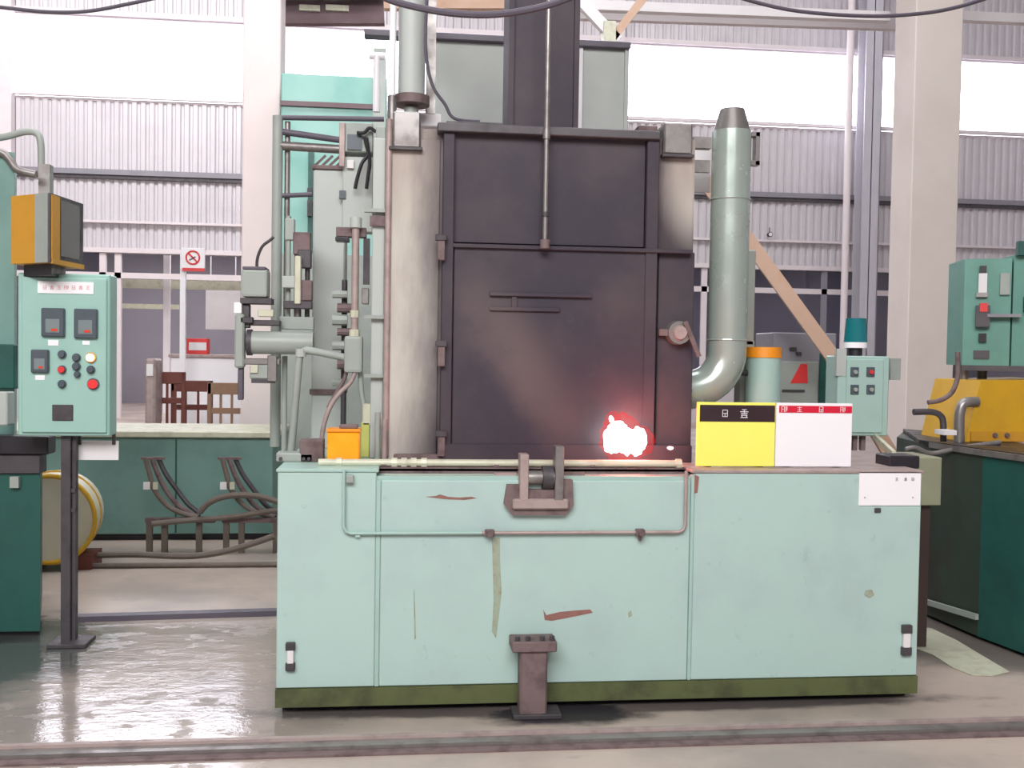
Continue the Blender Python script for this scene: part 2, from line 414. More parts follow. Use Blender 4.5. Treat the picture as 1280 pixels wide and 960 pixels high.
# brace / stair stringer on the right
BR = at(1104, 553, 6.7); BR = at(1040, 445, 6.75) + (BR - at(1040, 445, 6.75)) * (at(1040, 445, 6.75).z / (at(1040, 445, 6.75).z - BR.z))
o = MB().bar(at(868, 208, 7.0), at(1040, 445, 6.75), .05, .1).bar(at(1040, 445, 6.75), BR, .05, .1)
o = o.build('diagonal_brace', TAN); tag(o, 'long tan diagonal steel brace running down behind the duct to the right', 'brace')
# overhead cables
def cable(pts, Y, r, lab):
    tag(MB().tube(smoothpath([at(x, y, Y) for x, y in pts]), r, 8).build('overhead_cable', HOSEB, smooth=True), lab, 'cable', 'overhead cables')
HOSEB = paint('cable_sheath', (90, 84, 96), .5, dirt=.2, sc=5)
cable([(-60, 2), (0, 9), (60, 15), (110, 14), (160, 5), (210, -6)], 6.0, .011, 'dark cable sagging across the top left corner before the window')
cable([(470, -8), (500, 4), (560, 16), (620, 18), (680, 8), (730, -10)], 3.4, .012, 'thick cable sagging across the top of the black lift mast')
cable([(900, -10), (985, 12), (1080, 20), (1150, 17), (1200, 8), (1250, -8)], 6.0, .012, 'dark cable sagging in front of the right pillar top')

# ------------------------------------------------------------------ furnace base cabinet
xa, xb = at(346, 730, YB).x, at(1149, 725, YB).x
xs1, xs2 = at(472, 730, YB).x, at(862, 725, YB).x
DB = 2.3; zfoot = .03; zskirt = .108
base = thing('quench_tank', ((xa + xb) / 2, YB + DB / 2, 0), 'long mint green steel tank cabinet with olive skirting carrying the sooty furnace', 'cabinet')
zc = at(660, 601, YB).z
body = MB().box(xa + .004, xb - .004, YB + .012, YB + DB, zskirt, ZT - .03).build('body', MINTD, base)
MB().box(xa, xs1 - .0095, YB, YB + .02, zskirt, ZT - .012, .004).build('front_panel', MINT, base)
MB().box(xs1 + .0095, xs2 - .003, YB, YB + .02, zskirt, zc, .004).build('front_panel', MINT, base)
MB().box(xs2 + .0125, xb, YB, YB + .02, zskirt, ZT - .012, .004).build('front_panel', MINT, base)
MB().box(xa - .006, xs1, YB - .006, YB + DB, ZT - .014, ZT, .003).build('top_plate', MINTD, base)
MB().box(xs2, xb + .006, YB - .006, YB + DB, ZT - .014, ZT, .003).build('top_plate', PINK, base)
MB().box(xs1, xs2, YB + .1, YB + DB, ZT - .02, ZT - .004).build('top_plate', RUST, base)
MB().box(xs1, xs2, YB + .02, YB + .1, zc - .02, zc - .004).build('top_plate', RUST, base)
MB().box(xs1, xs2, YB + .1, YB + .11, zc - .01, ZT - .01).build('ledge', RUST, base)
MB().box(xa - .003, xb + .003, YB - .006, YB + .03, zfoot, zskirt - .002).build('skirting', OLIVE, base)
MB().box(xa + .02, xb - .02, YB + .06, YB + DB - .05, 0, zfoot + .05).build('plinth', BLACK, base)
MB().box(xs1 - .009, xs1 + .009, YB - .002, YB + .02, zskirt, zc, .002).build('seam_strip', MINTD, base)
MB().box(xs2 - .002, xs2 + .012, YB - .004, YB + .02, zskirt, ZT - .02, .002).build('seam_strip', MINTD, base)
# pipe frame on the front
yp = YB - .018
def P(x, y, Y=yp): return at(x, y, Y)
zr = P(640, 666).z
p1, p2 = P(430, 595), P(858, 588)
cs = .03
path = [Vector((p1.x, yp, ZT - .002)), Vector((p1.x, yp, zr + cs)), Vector((p1.x + cs * .3, yp, zr + cs * .3)), Vector((p1.x + cs, yp, zr)),
        Vector((p2.x - cs, yp, zr)), Vector((p2.x - cs * .3, yp, zr + cs * .3)), Vector((p2.x, yp, zr + cs)), Vector((p2.x, yp, ZT - .002))]
# split by material: left part mint, rest rusty
MB().tube(path[:4] + [Vector((P(612, 0).x, yp, zr))], .0065, 10).build('gas_pipe', MINTD, base, True)
MB().tube([Vector((P(612, 0).x, yp, zr))] + path[4:], .0075, 10).build('gas_pipe', PINK, base, True)
for px in (612, 800):
    c = Vector((P(px, 666).x, yp, zr))
    f = MB().box(c.x - .02, c.x + .02, yp - .014, yp + .014, zr - .014, zr + .014, .004).cyl(c, c - Vector((0, .035, 0)), .013, n=6)
    if px == 800: f.cyl(c, c - Vector((0, 0, .035)), .012, .006, 10)
    f.build('pipe_fitting', RUST, base)
for px in (447,):
    c = Vector((P(px, 668).x, yp, zr)); MB().box(c.x - .01, c.x + .01, yp, YB, zr - .016, zr + .008).build('pipe_clip', MINTD, base)
c = P(436, 600); MB().box(c.x - .01, c.x + .02, yp - .01, YB, c.z - .012, c.z + .02, .003).build('pipe_clip', GREYG, base)
# latches
for px0, py0, px1, py1 in ((357, 803, 369, 838), (1127, 781, 1139, 819)):
    a, b, c, d = rng(px0, py0, px1, py1, YB - .01)
    h = d - c
    l = MB().box(a + .006, b - .006, YB - .02, YB - .004, c + h * .2, d - h * .2, .003).build('latch', WHITE, base)
    MB().box(a, b, YB - .022, YB, d - h * .28, d, .003).build('keeper', DSTEEL, l)
    MB().box(a, b, YB - .022, YB, c, c + h * .28, .003).build('keeper', DSTEEL, l)
c = P(1099, 638); MB().box(c.x - .014, c.x + .014, YB - .008, YB, c.z - .012, c.z + .008, .002).build('screw_boss', DSTEEL, base)
def decal(pts, m, name, t=.0015, Y=YB):
    return MB().pxz(pts, Y - t, t).build(name, m, base)
decal([(532, 621), (545, 620), (550, 618), (560, 621), (574, 622), (590, 621), (596, 623), (580, 625), (556, 624), (548, 623)], RUSTC, 'rust_stain')
decal([(679, 762), (683, 769), (700, 765), (722, 763), (738, 762), (741, 766), (726, 769), (706, 773), (690, 776), (681, 775)], RUSTC, 'rust_stain')
decal([(615, 672), (625, 672), (625, 700), (627, 740), (623, 775), (620, 798), (615, 790), (617, 750), (616, 710)], DRIP, 'rust_drip')
decal([(1082, 738), (1090, 737), (1093, 744), (1087, 748), (1080, 744)], DRIP, 'chipped_paint')
decal([(785, 766), (789, 763), (790, 770), (786, 772)], DRIP, 'chipped_paint')
decal([(866, 592), (874, 596), (872, 616), (868, 617)], RUSTC, 'rust_stain')
decal([(518, 735), (520, 798), (518, 800), (517, 740)], DRIP, 'chipped_paint')
# burner pipes along the top lip
zp1 = at(640, 579, YB + .12).z
a, b = at(398, 579, YB + .12).x, at(848, 579, YB + .12).x
bp_ = thing('burner_pipe', ((a + b) / 2, YB + .12, ZT), 'long pale horizontal burner pipe under the sooty furnace door with threaded collars', 'pipe')
MB().cyl((a, YB + .12, zp1), (b, YB + .12, zp1), .016).build('pipe', CREAM, bp_, True)
for px in (424, 493, 505, 517, 530, 700, 848):
    X = at(px, 579, YB + .12).x; MB().cyl((X - .012, YB + .12, zp1), (X + .012, YB + .12, zp1), .022, n=8).build('collar', CREAM, bp_)
for px in (480, 620, 740): X = at(px, 579, YB + .12).x; MB().box(X - .012, X + .012, YB + .105, YB + .135, ZT - .002, zp1).build('pipe_support', RUST, bp_)
zp2 = at(640, 597, YB + .05).z
a, b = at(481, 597, YB + .05).x, at(858, 597, YB + .05).x
bp2 = thing('curtain_pipe', ((a + b) / 2, YB + .05, zc), 'rusty flame curtain pipe lying in the notch along the base top edge', 'pipe')
MB().cyl((a, YB + .05, zp2), (at(640, 597, YB + .05).x, YB + .05, zp2), .013).build('pipe', CREAM, bp2, True)
MB().cyl((at(692, 597, YB + .05).x, YB + .05, zp2), (b, YB + .05, zp2), .013).build('pipe', PINK, bp2, True)
MB().cyl((at(700, 597, YB + .05).x, YB + .05, zp2), (at(730, 597, YB + .05).x, YB + .05, zp2), .024).build('sleeve', STEEL, bp2, True)
MB().cyl((at(618, 597, YB + .05).x, YB + .05, zp2), (at(645, 597, YB + .05).x, YB + .05, zp2), .022).build('sleeve', PINK, bp2, True)
MB().box(a, b, YB + .02, YB + .08, zc - .004, zp2 - .012).build('cradle', RUST, bp2)

# centre clevis bracket
yc = YB - .05
cl = thing('guide_bracket', (at(675, 630, yc).x, YB, at(675, 640, yc).z), 'rusty brown U shaped guide bracket with roller at the centre of the base top edge', 'bracket')
MB().pxz([(634, 606), (650, 606), (650, 612), (700, 612), (700, 600), (716, 600), (717, 632), (707, 644), (640, 644), (630, 630)], yc + .02, .03).build('back_plate', RUST, cl)
MB().pb(641, 624, 711, 637, yc, .05, .006).build('bottom_bar', PINK, cl)
MB().pb(650, 568, 661, 626, yc, .075, .003).build('cheek', PINK, cl)
MB().pb(694, 558, 705, 626, yc, .075, .003).build('cheek', STEEL, cl)
c = at(677, 597, yc + .035)
MB().cyl((at(655, 597, yc).x, yc + .035, c.z), (at(700, 597, yc).x, yc + .035, c.z), .03).build('roller', STEEL, cl, True)
MB().cyl((at(679, 597, yc).x, yc + .035, c.z), (at(692, 597, yc).x, yc + .035, c.z), .05).build('roller_flange', DSTEEL, cl, True)
MB().pb(650, 612, 706, 625, yc + .03, .045).build('inner_block', RUST, cl)
# drain post at floor
yd = YB - .07
dp = thing('drain_post', (at(667, 880, yd).x, yd, 0), 'short rusty drain post with bolted flange in front of the base', 'post')
a, b, c, d = rng(650, 812, 684, 900, yd - .04)
MB().box(a, b, yd - .045, yd + .05, 0, d, .008).build('post', RUST, dp)
a, b, _, _ = rng(640, 800, 696, 814, yd - .05)
zz0, zz1 = at(667, 814, yd - .04).z, at(667, 801, yd - .04).z
MB().box(a, b, yd - .06, yd + .064, zz0, zz1, .004).build('flange', RUST, dp)
for px in (647, 660, 678, 690):
    X = at(px, 805, yd - .04).x; MB().cyl((X, yd - .035, zz1 - .002), (X, yd - .035, zz1 + .018), .012, n=6).build('bolt', DSTEEL, dp)
MB().box(at(640, 880, yd).x, at(700, 880, yd).x, yd - .06, yd + .06, 0, .02, .003).build('foot_plate', DSTEEL, dp)

# ------------------------------------------------------------------ furnace chamber
x0, x1 = at(481, 370, YF).x, at(866, 370, YF).x
zt = at(672, 166, YF).z
fc = thing('furnace', ((x0 + x1) / 2, YF + 1, ZT), 'large box furnace with soot blackened front door standing on the mint base', 'furnace')
def shell_mat():
    m = bpy.data.materials.new('sooted_shell'); N, L, B = nt(m); p = pos(N)
    s = N.new('ShaderNodeSeparateXYZ'); L.new(p, s.inputs[0])
    nz = noise(N, L, p, 3.5, 5, .6, (2.2, 1, .6)); nf = noise(N, L, p, 14, 5)
    clean = mix(N, L, mrange(N, L, nz, .3, .75), lin((200, 196, 186)), lin((178, 170, 164)))
    xx = math_(N, L, 'ADD', s.outputs[0], math_(N, L, 'MULTIPLY', math_(N, L, 'SUBTRACT', nz, .5), .12))
    # soot band thicker at low and mid height, left side
    zlo = mrange(N, L, s.outputs[2], ZT, ZT + .45, .05, 0)
    xx = math_(N, L, 'ADD', xx, zlo)
    sl = mrange(N, L, xx, at(500, 370, YF).x, at(566, 370, YF).x)
    dx = math_(N, L, 'DIVIDE', math_(N, L, 'SUBTRACT', xx, at(868, 230, YF).x), .17)
    dz = math_(N, L, 'DIVIDE', math_(N, L, 'SUBTRACT', s.outputs[2], at(868, 218, YF).z), .36)
    r = math_(N, L, 'SQRT', math_(N, L, 'ADD', math_(N, L, 'MULTIPLY', dx, dx), math_(N, L, 'MULTIPLY', dz, dz)))
    cl_ = mrange(N, L, r, .35, 1.15, .92, 0)
    f = math_(N, L, 'MULTIPLY', sl, math_(N, L, 'SUBTRACT', 1.0, cl_))
    # upper left corner warm brown
    col = mix(N, L, mrange(N, L, s.outputs[2], zt - .6, zt, 0, .55), clean, lin((164, 146, 138)))
    col = mix(N, L, f, col, lin((74, 64, 70)))
    L.new(col, B.inputs['Base Color']); B.inputs['Roughness'].default_value = .7
    bump(N, L, B, nf, .04, .004); return m
def soot_mat():
    m = bpy.data.materials.new('soot'); N, L, B = nt(m); p = pos(N)
    nz = noise(N, L, p, 2.2, 5, .6); nf = noise(N, L, p, 16, 5)
    s = N.new('ShaderNodeSeparateXYZ'); L.new(p, s.inputs[0])
    col = mix(N, L, mrange(N, L, nz, .35, .7), lin((54, 47, 60)), lin((74, 64, 70)))
    # brownish burnt streak down the lower left of the door
    c0 = at(640, 440, YF)
    dx = math_(N, L, 'SUBTRACT', s.outputs[0], c0.x); dz = math_(N, L, 'SUBTRACT', s.outputs[2], c0.z)
    u = math_(N, L, 'ADD', math_(N, L, 'MULTIPLY', dx, .85), math_(N, L, 'MULTIPLY', dz, .53))
    v = math_(N, L, 'SUBTRACT', math_(N, L, 'MULTIPLY', dz, .85), math_(N, L, 'MULTIPLY', dx, .53))
    u = math_(N, L, 'ADD', math_(N, L, 'DIVIDE', u, .17), math_(N, L, 'MULTIPLY', math_(N, L, 'SUBTRACT', nz, .5), 1.2)); v = math_(N, L, 'DIVIDE', v, .5)
    r = math_(N, L, 'SQRT', math_(N, L, 'ADD', math_(N, L, 'MULTIPLY', u, u), math_(N, L, 'MULTIPLY', v, v)))
    col = mix(N, L, mrange(N, L, r, .1, 1.2, .55, 0), col, lin((112, 96, 96)))
    col = mix(N, L, mrange(N, L, nf, .6, .75, 0, .4), col, lin((60, 70, 66)))
    L.new(col, B.inputs['Base Color']); B.inputs['Roughness'].default_value = .62
    bump(N, L, B, math_(N, L, 'ADD', nf, nz), .2, .006); return m
SHELL, SOOT = shell_mat(), soot_mat()
MB().box(x0, x1, YF, YF + 1.9, ZT - .002, zt, .012, 2).build('shell', SHELL, fc)
MB().box(x0 + .02, at(548, 370, YF).x, YF - .01, YF, ZT + .0, zt - .05, .003).build('front_plate', SHELL, fc)
# vertical pipe on the left edge of the shell and the green strip
MB().box(at(464, 370, YF).x, x0 - .004, YF + .05, YF + .3, ZT, zt - .04, .004).build('side_duct', PALEG, fc)
X = at(485, 300, YF - .01).x
o = MB().cyl((X, YF - .015, ZT + .02), (X, YF - .015, zt + .03), .014); o.build('edge_tube', PINK, fc, True)
for py in (262, 396, 470):
    z = at(470, py, YF).z; MB().box(at(455, py, YF).x, at(482, py, YF).x, YF + .02, YF + .05, z - .008, z + .008).build('strap', GREYG, fc)
z = at(470, 275, YF).z; MB().box(at(462, 275, YF).x, at(482, 275, YF).x, YF + .03, YF + .05, z - .022, z + .022).build('strap', RUST, fc)
# door frame (posts + header) and door
yd0 = YF - .05
MB().pb(552, 165, 566, 572, yd0, .06, .003).build('door_guide', SOOT, fc)
MB().pb(806, 172, 821, 572, yd0, .06, .003).build('door_guide', SOOT, fc)
MB().pb(547, 158, 826, 169, yd0 - .02, .08, .004).build('header', DSTEEL, fc)
MB().pb(558, 152, 630, 159, yd0 - .01, .06, .004).build('header_cap', DSTEEL, fc)
dr = MB().pb(566, 309, 806, 560, YF - .042, .05, .004).build('door', SOOT, fc)
MB().pb(566, 168, 806, 306, YF - .02, .03, .002).build('hood_plate', SOOT, fc)
MB().pb(821, 315, 866, 572, YF - .02, .03, .004).build('side_plate', SOOT, fc)
MB().pb(612, 366, 740, 371, YF - .06, .02, .002).build('door_rib', SOOT, dr)
MB().pb(612, 384, 700, 389, YF - .055, .015, .002).build('door_rib', SOOT, dr)
MB().pb(640, 371, 646, 384, YF - .055, .015).build('door_rib', SOOT, dr)
MB().pb(566, 308, 866, 313, YF - .06, .03, .002).build('door_lip', SOOT, fc)
MB().pb(552, 556, 865, 572, YF - .07, .07, .004).build('sill', SOOT, fc)
for py in (308, 440, 552):
    z0, z1 = at(552, py + 18, yd0).z, at(552, py - 12, yd0).z
    k_ = MB().box(at(547, py, yd0).x, at(556, py, yd0).x, yd0 - .03, yd0, z0, z1, .003).build('clamp', RUST, fc)
    MB().box(at(544, py, yd0).x, at(558, py, yd0).x, yd0 - .035, yd0 - .01, z1 - .02, z1 + .008, .003).build('clamp_bar', DSTEEL, k_)
# top blocks
MB().pb(491, 139, 526, 185, YF - .03, .25, .008).build('lug_block', STEEL, fc)
MB().pb(830, 153, 866, 193, YF - .03, .25, .008).build('lug_block', STEEL, fc)
MB().pb(486, 183, 528, 187, YF - .04, .27, .002).build('lug_plate', DSTEEL, fc)
MB().pb(828, 192, 868, 196, YF - .04, .27, .002).build('lug_plate', DSTEEL, fc)
MB().pb(798, 157, 822, 168, YF + .02, .1, .003).build('top_fitting', RUST, fc)
MB().pb(640, 164, 806, 171, YF - .045, .05, .003).build('header_bar', SOOT, fc)
# peephole valve
c = at(846, 416, YF - .02)
v = MB().cyl(c + Vector((0, .02, 0)), c + Vector((0, -.05, 0)), .058, .052, 24).build('sight_port', STEEL, fc, True)
MB().cyl(c + Vector((0, -.05, 0)), c + Vector((0, -.065, 0)), .035, .03, 16).build('port_cap', PINK, v, True)
MB().bar(c + Vector((.02, -.06, .05)), at(874, 446, YF - .08), .012, .02).build('lever', RUST, v)
MB().bar(c + Vector((-.09, -.02, 0)), c + Vector((-.03, -.02, 0)), .03, .03).build('stub', RUST, v)

# lift mast above
lm = thing('lift_mast', (at(680, 80, YF + .1).x, YF + .2, zt), 'black sooty vertical door lift mast rising above the furnace', 'mast')
a, b, c, d = rng(637, 0, 723, 165, YF + .1)
MB().box(a, b, YF + .12, YF + .4, zt - .01, 3.9).build('mast_body', SOOT, lm)
MB().box(a - .004, a + .02, YF + .1, YF + .12, zt, 3.9).build('mast_flange', SOOT, lm)
MB().box(b - .02, b + .004, YF + .1, YF + .12, zt, 3.9).build('mast_flange', SOOT, lm)
c0, c1 = at(686, 8, YF - .09), at(681, 308, YF - .09)
rod = thing('lift_rod', (c1.x, YF - .09, c1.z), 'thin grey steel lift rod hanging down in front of the black mast', 'rod')
MB().cyl((c0.x, c0.y, c1.z), (c0.x, c0.y, 3.2), .0115, n=14).build('rod', STEEL, rod, True)
MB().cyl((c0.x, c0.y, c1.z - .01), (c0.x, c0.y, c1.z + .03), .022, n=14).build('rod_end', RUST, rod, True)
z = at(682, 268, YF - .09).z; MB().cyl((c0.x, c0.y, z - .01), (c0.x, c0.y, z + .01), .017, n=14).build('rod_joint', DSTEEL, rod, True)
z = at(682, 168, YF - .09).z; MB().cyl((c0.x, c0.y, z - .02), (c0.x, c0.y, z + .02), .017, n=14).build('rod_joint', STEEL, rod, True)

# rear chamber panels behind
YR = YF + 2.1
rc = thing('rear_chamber', (at(660, 300, YR).x, YR + .8, 0), 'pale grey green rear furnace chamber rising behind the black mast', 'furnace')
a, b, _, d = rng(540, 54, 786, 170, YR)
MB().box(a, b, YR, YR + 1.6, 0, d, .01).build('chamber_body', PALEG, rc)
a2, b2, c2, d2 = rng(455, 44, 789, 52, YR - .05)
MB().box(a2, b2, YR - .05, YR + .05, c2, d2, .004).build('top_rail', HOSEB, rc)
for px in (540, 633, 726, 783):
    X = at(px, 100, YR - .02).x; MB().box(X - .012, X + .012, YR - .02, YR, 1.2, d).build('edge_angle', WHITE if px in (726, 633) else PALEG, rc)
X = at(560, 130, YR).x
MB().pb(525, 142, 552, 158, YF + .6, .3, .004).build('bracket', WHITE, rc)

# exhaust pipe left top with tube and cable
ve = thing('vent_stack', (at(520, 100, YF + .5).x, YF + .5, zt), 'pale green vertical vent stack above the left corner of the furnace', 'duct')
c = at(515, 60, YF + .5); r = (at(532, 60, YF + .5).x - at(498, 60, YF + .5).x) / 2
MB().cyl((c.x, c.y, at(515, 122, YF + .5).z), (c.x, c.y, 4.0), r, n=28).build('stack', PALEG, ve, True)
MB().cyl((c.x, c.y, zt - .05), (c.x, c.y, at(515, 135, YF + .5).z), r * .55, n=20).build('neck', GREYG, ve, True)
MB().cyl((c.x, c.y, at(515, 132, YF + .5).z), (c.x, c.y, at(515, 121, YF + .5).z), r * 1.35, n=28).build('flange', RUST, ve, True)
MB().pb(533, -20, 545, 142, YF + .6, .08).build('backing_angle', STEEL, ve)
tw = thing('white_tube', (at(491, 100, YF + .4).x, YF + .4, zt), 'slim white vertical tube left of the pale vent stack', 'pipe')
c = at(491, 60, YF + .4); MB().cyl((c.x, c.y, at(491, 120, YF + .4).z), (c.x, c.y, 4.0), .016).build('tube', SIGNW, tw, True)
MB().cyl((c.x, c.y, zt - .02), (c.x, c.y, at(491, 120, YF + .4).z), .022).build('socket', STEEL, tw, True)
t2 = thing('white_tube', (at(471, 100, YR - .3).x, YR - .3, 2.2), 'short white vertical tube on the teal cabinet beside the window', 'pipe')
c = at(471, 100, YR - .3); MB().cyl((c.x, c.y, at(471, 140, YR - .3).z), (c.x, c.y, at(471, 70, YR - .3).z), .022).build('tube', SIGNW, t2, True)
MB().cyl((c.x - .05, c.y, at(471, 70, YR - .3).z), (c.x + .05, c.y, at(471, 70, YR - .3).z), .022).build('elbow', SIGNW, t2, True)
tag(MB().tube(smoothpath([at(x, y, YF + .35) for x, y in ((534, -10), (532, 60), (540, 105), (556, 130), (568, 148), (600, 152))]), .008, 8).build('hanging_cable', HOSEB, smooth=True),
    'thin cable curving down from the vent stack to the furnace top', 'cable')

# ------------------------------------------------------------------ big duct right
YD = YF + .12
xc = at(912, 290, YD).x; rD = (at(936, 290, YD).x - at(889, 290, YD).x) / 2
du = thing('exhaust_duct', (xc, YD, ZT), 'big shiny grey green exhaust duct with elbow on the right of the furnace', 'duct')
zb = at(905, 440, YD).z; Rb = .2
pts = [Vector((xc, YD, at(912, 165, YD).z)), Vector((xc, YD, zb))]
for i in range(1, 11):
    t = i / 10 * math.pi / 2; pts.append(Vector((xc - Rb * (1 - math.cos(t)), YD, zb - Rb * math.sin(t) * .92)))
xe = x1 - .02
pts.append(Vector((min(xe, xc - Rb - .02), YD, pts[-1].z)))
MB().tube(pts, rD, 28).build('duct', DUCT, du, True)
ztop = at(912, 165, YD).z
MB().cyl((xc, YD, ztop - .01), (xc, YD, at(912, 137, YD).z), rD * .98, rD * .62, 28).build('cone', STEEL, du, True)
for py in (250, 425):
    z = at(912, py, YD).z; MB().ring((xc, YD, z), (0, 0, 1), rD, .005, 28, 6).build('seam_ring', DUCT, du, True)
MB().pb(937, 165, 950, 170, YD, .05).pb(945, 165, 950, 206, YD, .05).pb(937, 201, 950, 206, YD, .05).build('bracket', STEEL, du)
MB().pb(867, 171, 890, 185, YD, .05).build('bracket', STEEL, du)
MB().pb(867, 200, 888, 215, YD + .02, .03).build('bracket', STEEL, du)
MB().pb(868, 186, 888, 240, YD + .3, .02).build('back_plate', WHITE, du)
YC = YD + .25
MB().pb(930, 312, 944, 432, YC, .1, .006).build('support_post', GREYG, du)
MB().pb(925, 425, 942, 580, YC, .1, .006).build('support_leg', GREYG, du)

# canister with orange lid
c = at(954, 470, YB + .62); rC = (at(975, 470, c.y).x - at(934, 470, c.y).x) / 2
ca = thing('canister', (c.x, c.y, ZT), 'green cylindrical canister with orange lid behind the yellow sign', 'canister')
MB().cyl((c.x, c.y, ZT), (c.x, c.y, at(954, 447, c.y).z), rC, n=28).build('canister_body', MINTD, ca, True)
MB().cyl((c.x, c.y, at(954, 447, c.y).z), (c.x, c.y, at(954, 434, c.y).z), rC * 1.05, rC, 28).build('lid', ORANGE, ca, True)
MB().cyl((c.x - rC - .05, c.y, at(930, 466, c.y).z), (c.x - rC + .02, c.y, at(930, 466, c.y).z), .016, n=10).build('spigot', BLACK, ca)
# grey cabinet with red warning
YG = 7.2
gc = thing('grey_cabinet', (at(1006, 500, YG).x, YG + .2, 0), 'grey metal cabinet with red warning triangle behind the signs', 'cabinet')
a, b, c, d = rng(967, 416, 1045, 500, YG)
MB().box(a, b, YG, YG + .4, 0, d, .008).build('cabinet_body', GREY, gc)
MB().pb(972, 452, 1022, 560, YG - .02, .02, .003).build('cabinet_door', GREYG, gc)
MB().pxz([(988, 479), (1010, 479), (1009, 455), (1001, 455)], YG - .024, .003).build('warning_triangle', RED, gc)
MB().pb(988, 434, 996, 438, YG - .02, .02).build('lamp', DSTEEL, gc)
MB().pb(996, 440, 1002, 444, YG - .02, .02).build('lamp', DSTEEL, gc)
MB().pb(978, 487, 1006, 490, YG - .03, .01).build('slot', DSTEEL, gc)
MB().pb(1024, 442, 1045, 560, YG - .015, .015).build('side_strip', DTEAL, gc)
# valve box in front of it
# green box with beacon
YX = YB + .95
gx = thing('switch_box', (at(1080, 545, YX).x, YX + .1, at(1080, 545, YX).z), 'mint green switch box with four square buttons on thin legs', 'box')
MB().pb(1047, 445, 1111, 545, YX, .16, .006).build('box_body', MINTD, gx)
MB().pb(1058, 449, 1104, 541, YX - .01, .01, .003).build('box_door', MINTD, gx)
for i, (px, py) in enumerate(((1069, 465), (1089, 465), (1069, 487), (1089, 487))):
    a, b, c, d = rng(px - 5, py - 6, px + 5, py + 6, YX - .02)
    bz = MB().box(a, b, YX - .018, YX - .008, c, d, .002).build('button', CHAR, gx)
    MB().cyl(((a + b) / 2, YX - .018, (c + d) / 2), ((a + b) / 2, YX - .03, (c + d) / 2), .011, n=12).build('button_cap', RED if i == 1 else GREYG, bz)
o = MB()
for px in (1068, 1078):
    X = at(px, 560, YX + .06).x; o = MB().box(X - .012, X + .012, YX + .05, YX + .08, ZT - .01, at(px, 543, YX + .06).z); o.build('leg', RUST, gx)
MB().pb(1113, 448, 1126, 475, YX + .1, .06).build('side_terminal', GREYG, gx)
MB().pb(1046, 436, 1058, 470, YX - .005, .03).build('hinge_plate', PALEG, gx)
bz = thing('beacon_lamp', at(1069, 442, YX + .08), 'teal beacon lamp with white ring on top of the switch box', 'lamp')
c = at(1069, 442, YX + .08); rB = (at(1083, 420, YX + .08).x - at(1056, 420, YX + .08).x) / 2
MB().cyl((c.x, c.y, at(1069, 446, c.y).z), (c.x, c.y, at(1069, 434, c.y).z), rB * .6, n=20).build('beacon_foot', BLACK, bz, True)
MB().cyl((c.x, c.y, at(1069, 435, c.y).z), (c.x, c.y, at(1069, 428, c.y).z), rB, n=24).build('white_ring', SIGNW, bz, True)
MB().cyl((c.x, c.y, at(1069, 428, c.y).z), (c.x, c.y, at(1069, 398, c.y).z), rB, rB * .86, 24).build('lens', CYANG, bz, True)
# bar leaning behind box, small clutter at right end of base
LB = at(1117, 576, YB + .6); LB.z = ZT + .012
tag(MB().bar(at(1093, 545, YX + .02), LB, .02, .03).build('leaning_bar', CREAM), 'short cream bar sloping from the switch box to the base top', 'bar')
tag(MB().pb(1112, 570, 1150, 586, YB + .16, .14, .005).build('dark_block', BLACK), 'dark blue black block lying at the right end of the base top', 'block')

# ------------------------------------------------------------------ signs
def strokes(mb, cx, cz, s, Y, pat):
    for (u0, v0, u1, v1) in pat:
        t = s * .07
        xa_, xb_ = cx + (min(u0, u1) - .5) * s - t / 2, cx + (max(u0, u1) - .5) * s + t / 2
        za_, zb_ = cz + (min(v0, v1) - .5) * s - t / 2, cz + (max(v0, v1) - .5) * s + t / 2
        mb.box(xa_, xb_, Y - .0015, Y, za_, zb_)
G1 = [(.2, .1, .2, .9), (.8, .1, .8, .9), (.2, .1, .8, .1), (.2, .5, .8, .5), (.2, .9, .8, .9), (.5, .1, .5, .5)]
G2 = [(.3, .9, .7, .9), (.1, .68, .9, .68), (.2, .5, .8, .5), (.2, .32, .8, .32), (.15, .08, .85, .08), (.5, .5, .5, .9), (.25, .1, .25, .3), (.75, .1, .75, .3)]
G3 = [(.1, .8, .9, .8), (.5, .1, .5, .95), (.2, .45, .8, .45), (.1, .1, .9, .1)]
G4 = [(.1, .1, .1, .9), (.1, .9, .5, .9), (.1, .5, .5, .5), (.7, .1, .7, .9), (.9, .3, .9, .9), (.5, .1, .5, .9)]
YS = YB + .1
def sign(x0, y0, x1, y1, main, head, ysplit, glyphs, lab, edge):
    a, b, c, d = rng(x0, y0, x1, y1, YS); zs = at((x0 + x1) / 2, ysplit, YS).z
    t = thing('notice_sign', ((a + b) / 2, YS, ZT), lab, 'sign')
    MB().box(a, b, YS, YS + .012, ZT + .004, d, .002).build('sign_board', main, t)
    h = MB().box(a + .012, b - .004, YS - .003, YS, zs, d - .012).build('header_strip', head, t)
    for px, G, s in glyphs:
        m = MB(); strokes(m, at(px, 515, YS).x, (zs + d - .012) / 2, s, YS - .003, G); m.build('character', edge, h)
    for X in (a + .06, b - .06): MB().box(X - .012, X + .012, YS + .012, YS + .06, ZT, ZT + .08).build('stand_clip', RUST, t)
sign(871, 503, 969, 573, SIGNY, SIGNK, 527, ((906, G1, .036), (930, G2, .042)), 'yellow notice board with black header strip on the base top', SIGNW)
sign(970, 504, 1065, 573, SIGNW, SIGNR, 516, ((980, G4, .03), (999, G3, .024), (1026, G1, .028), (1053, G4, .026)), 'white notice board with red header strip on the base top', SIGNW)
pl = thing('notice_plate', (at(1112, 632, YB).x, YB, at(1112, 632, YB).z), 'white paper plate with small marks on the upper right of the base front', 'notice')
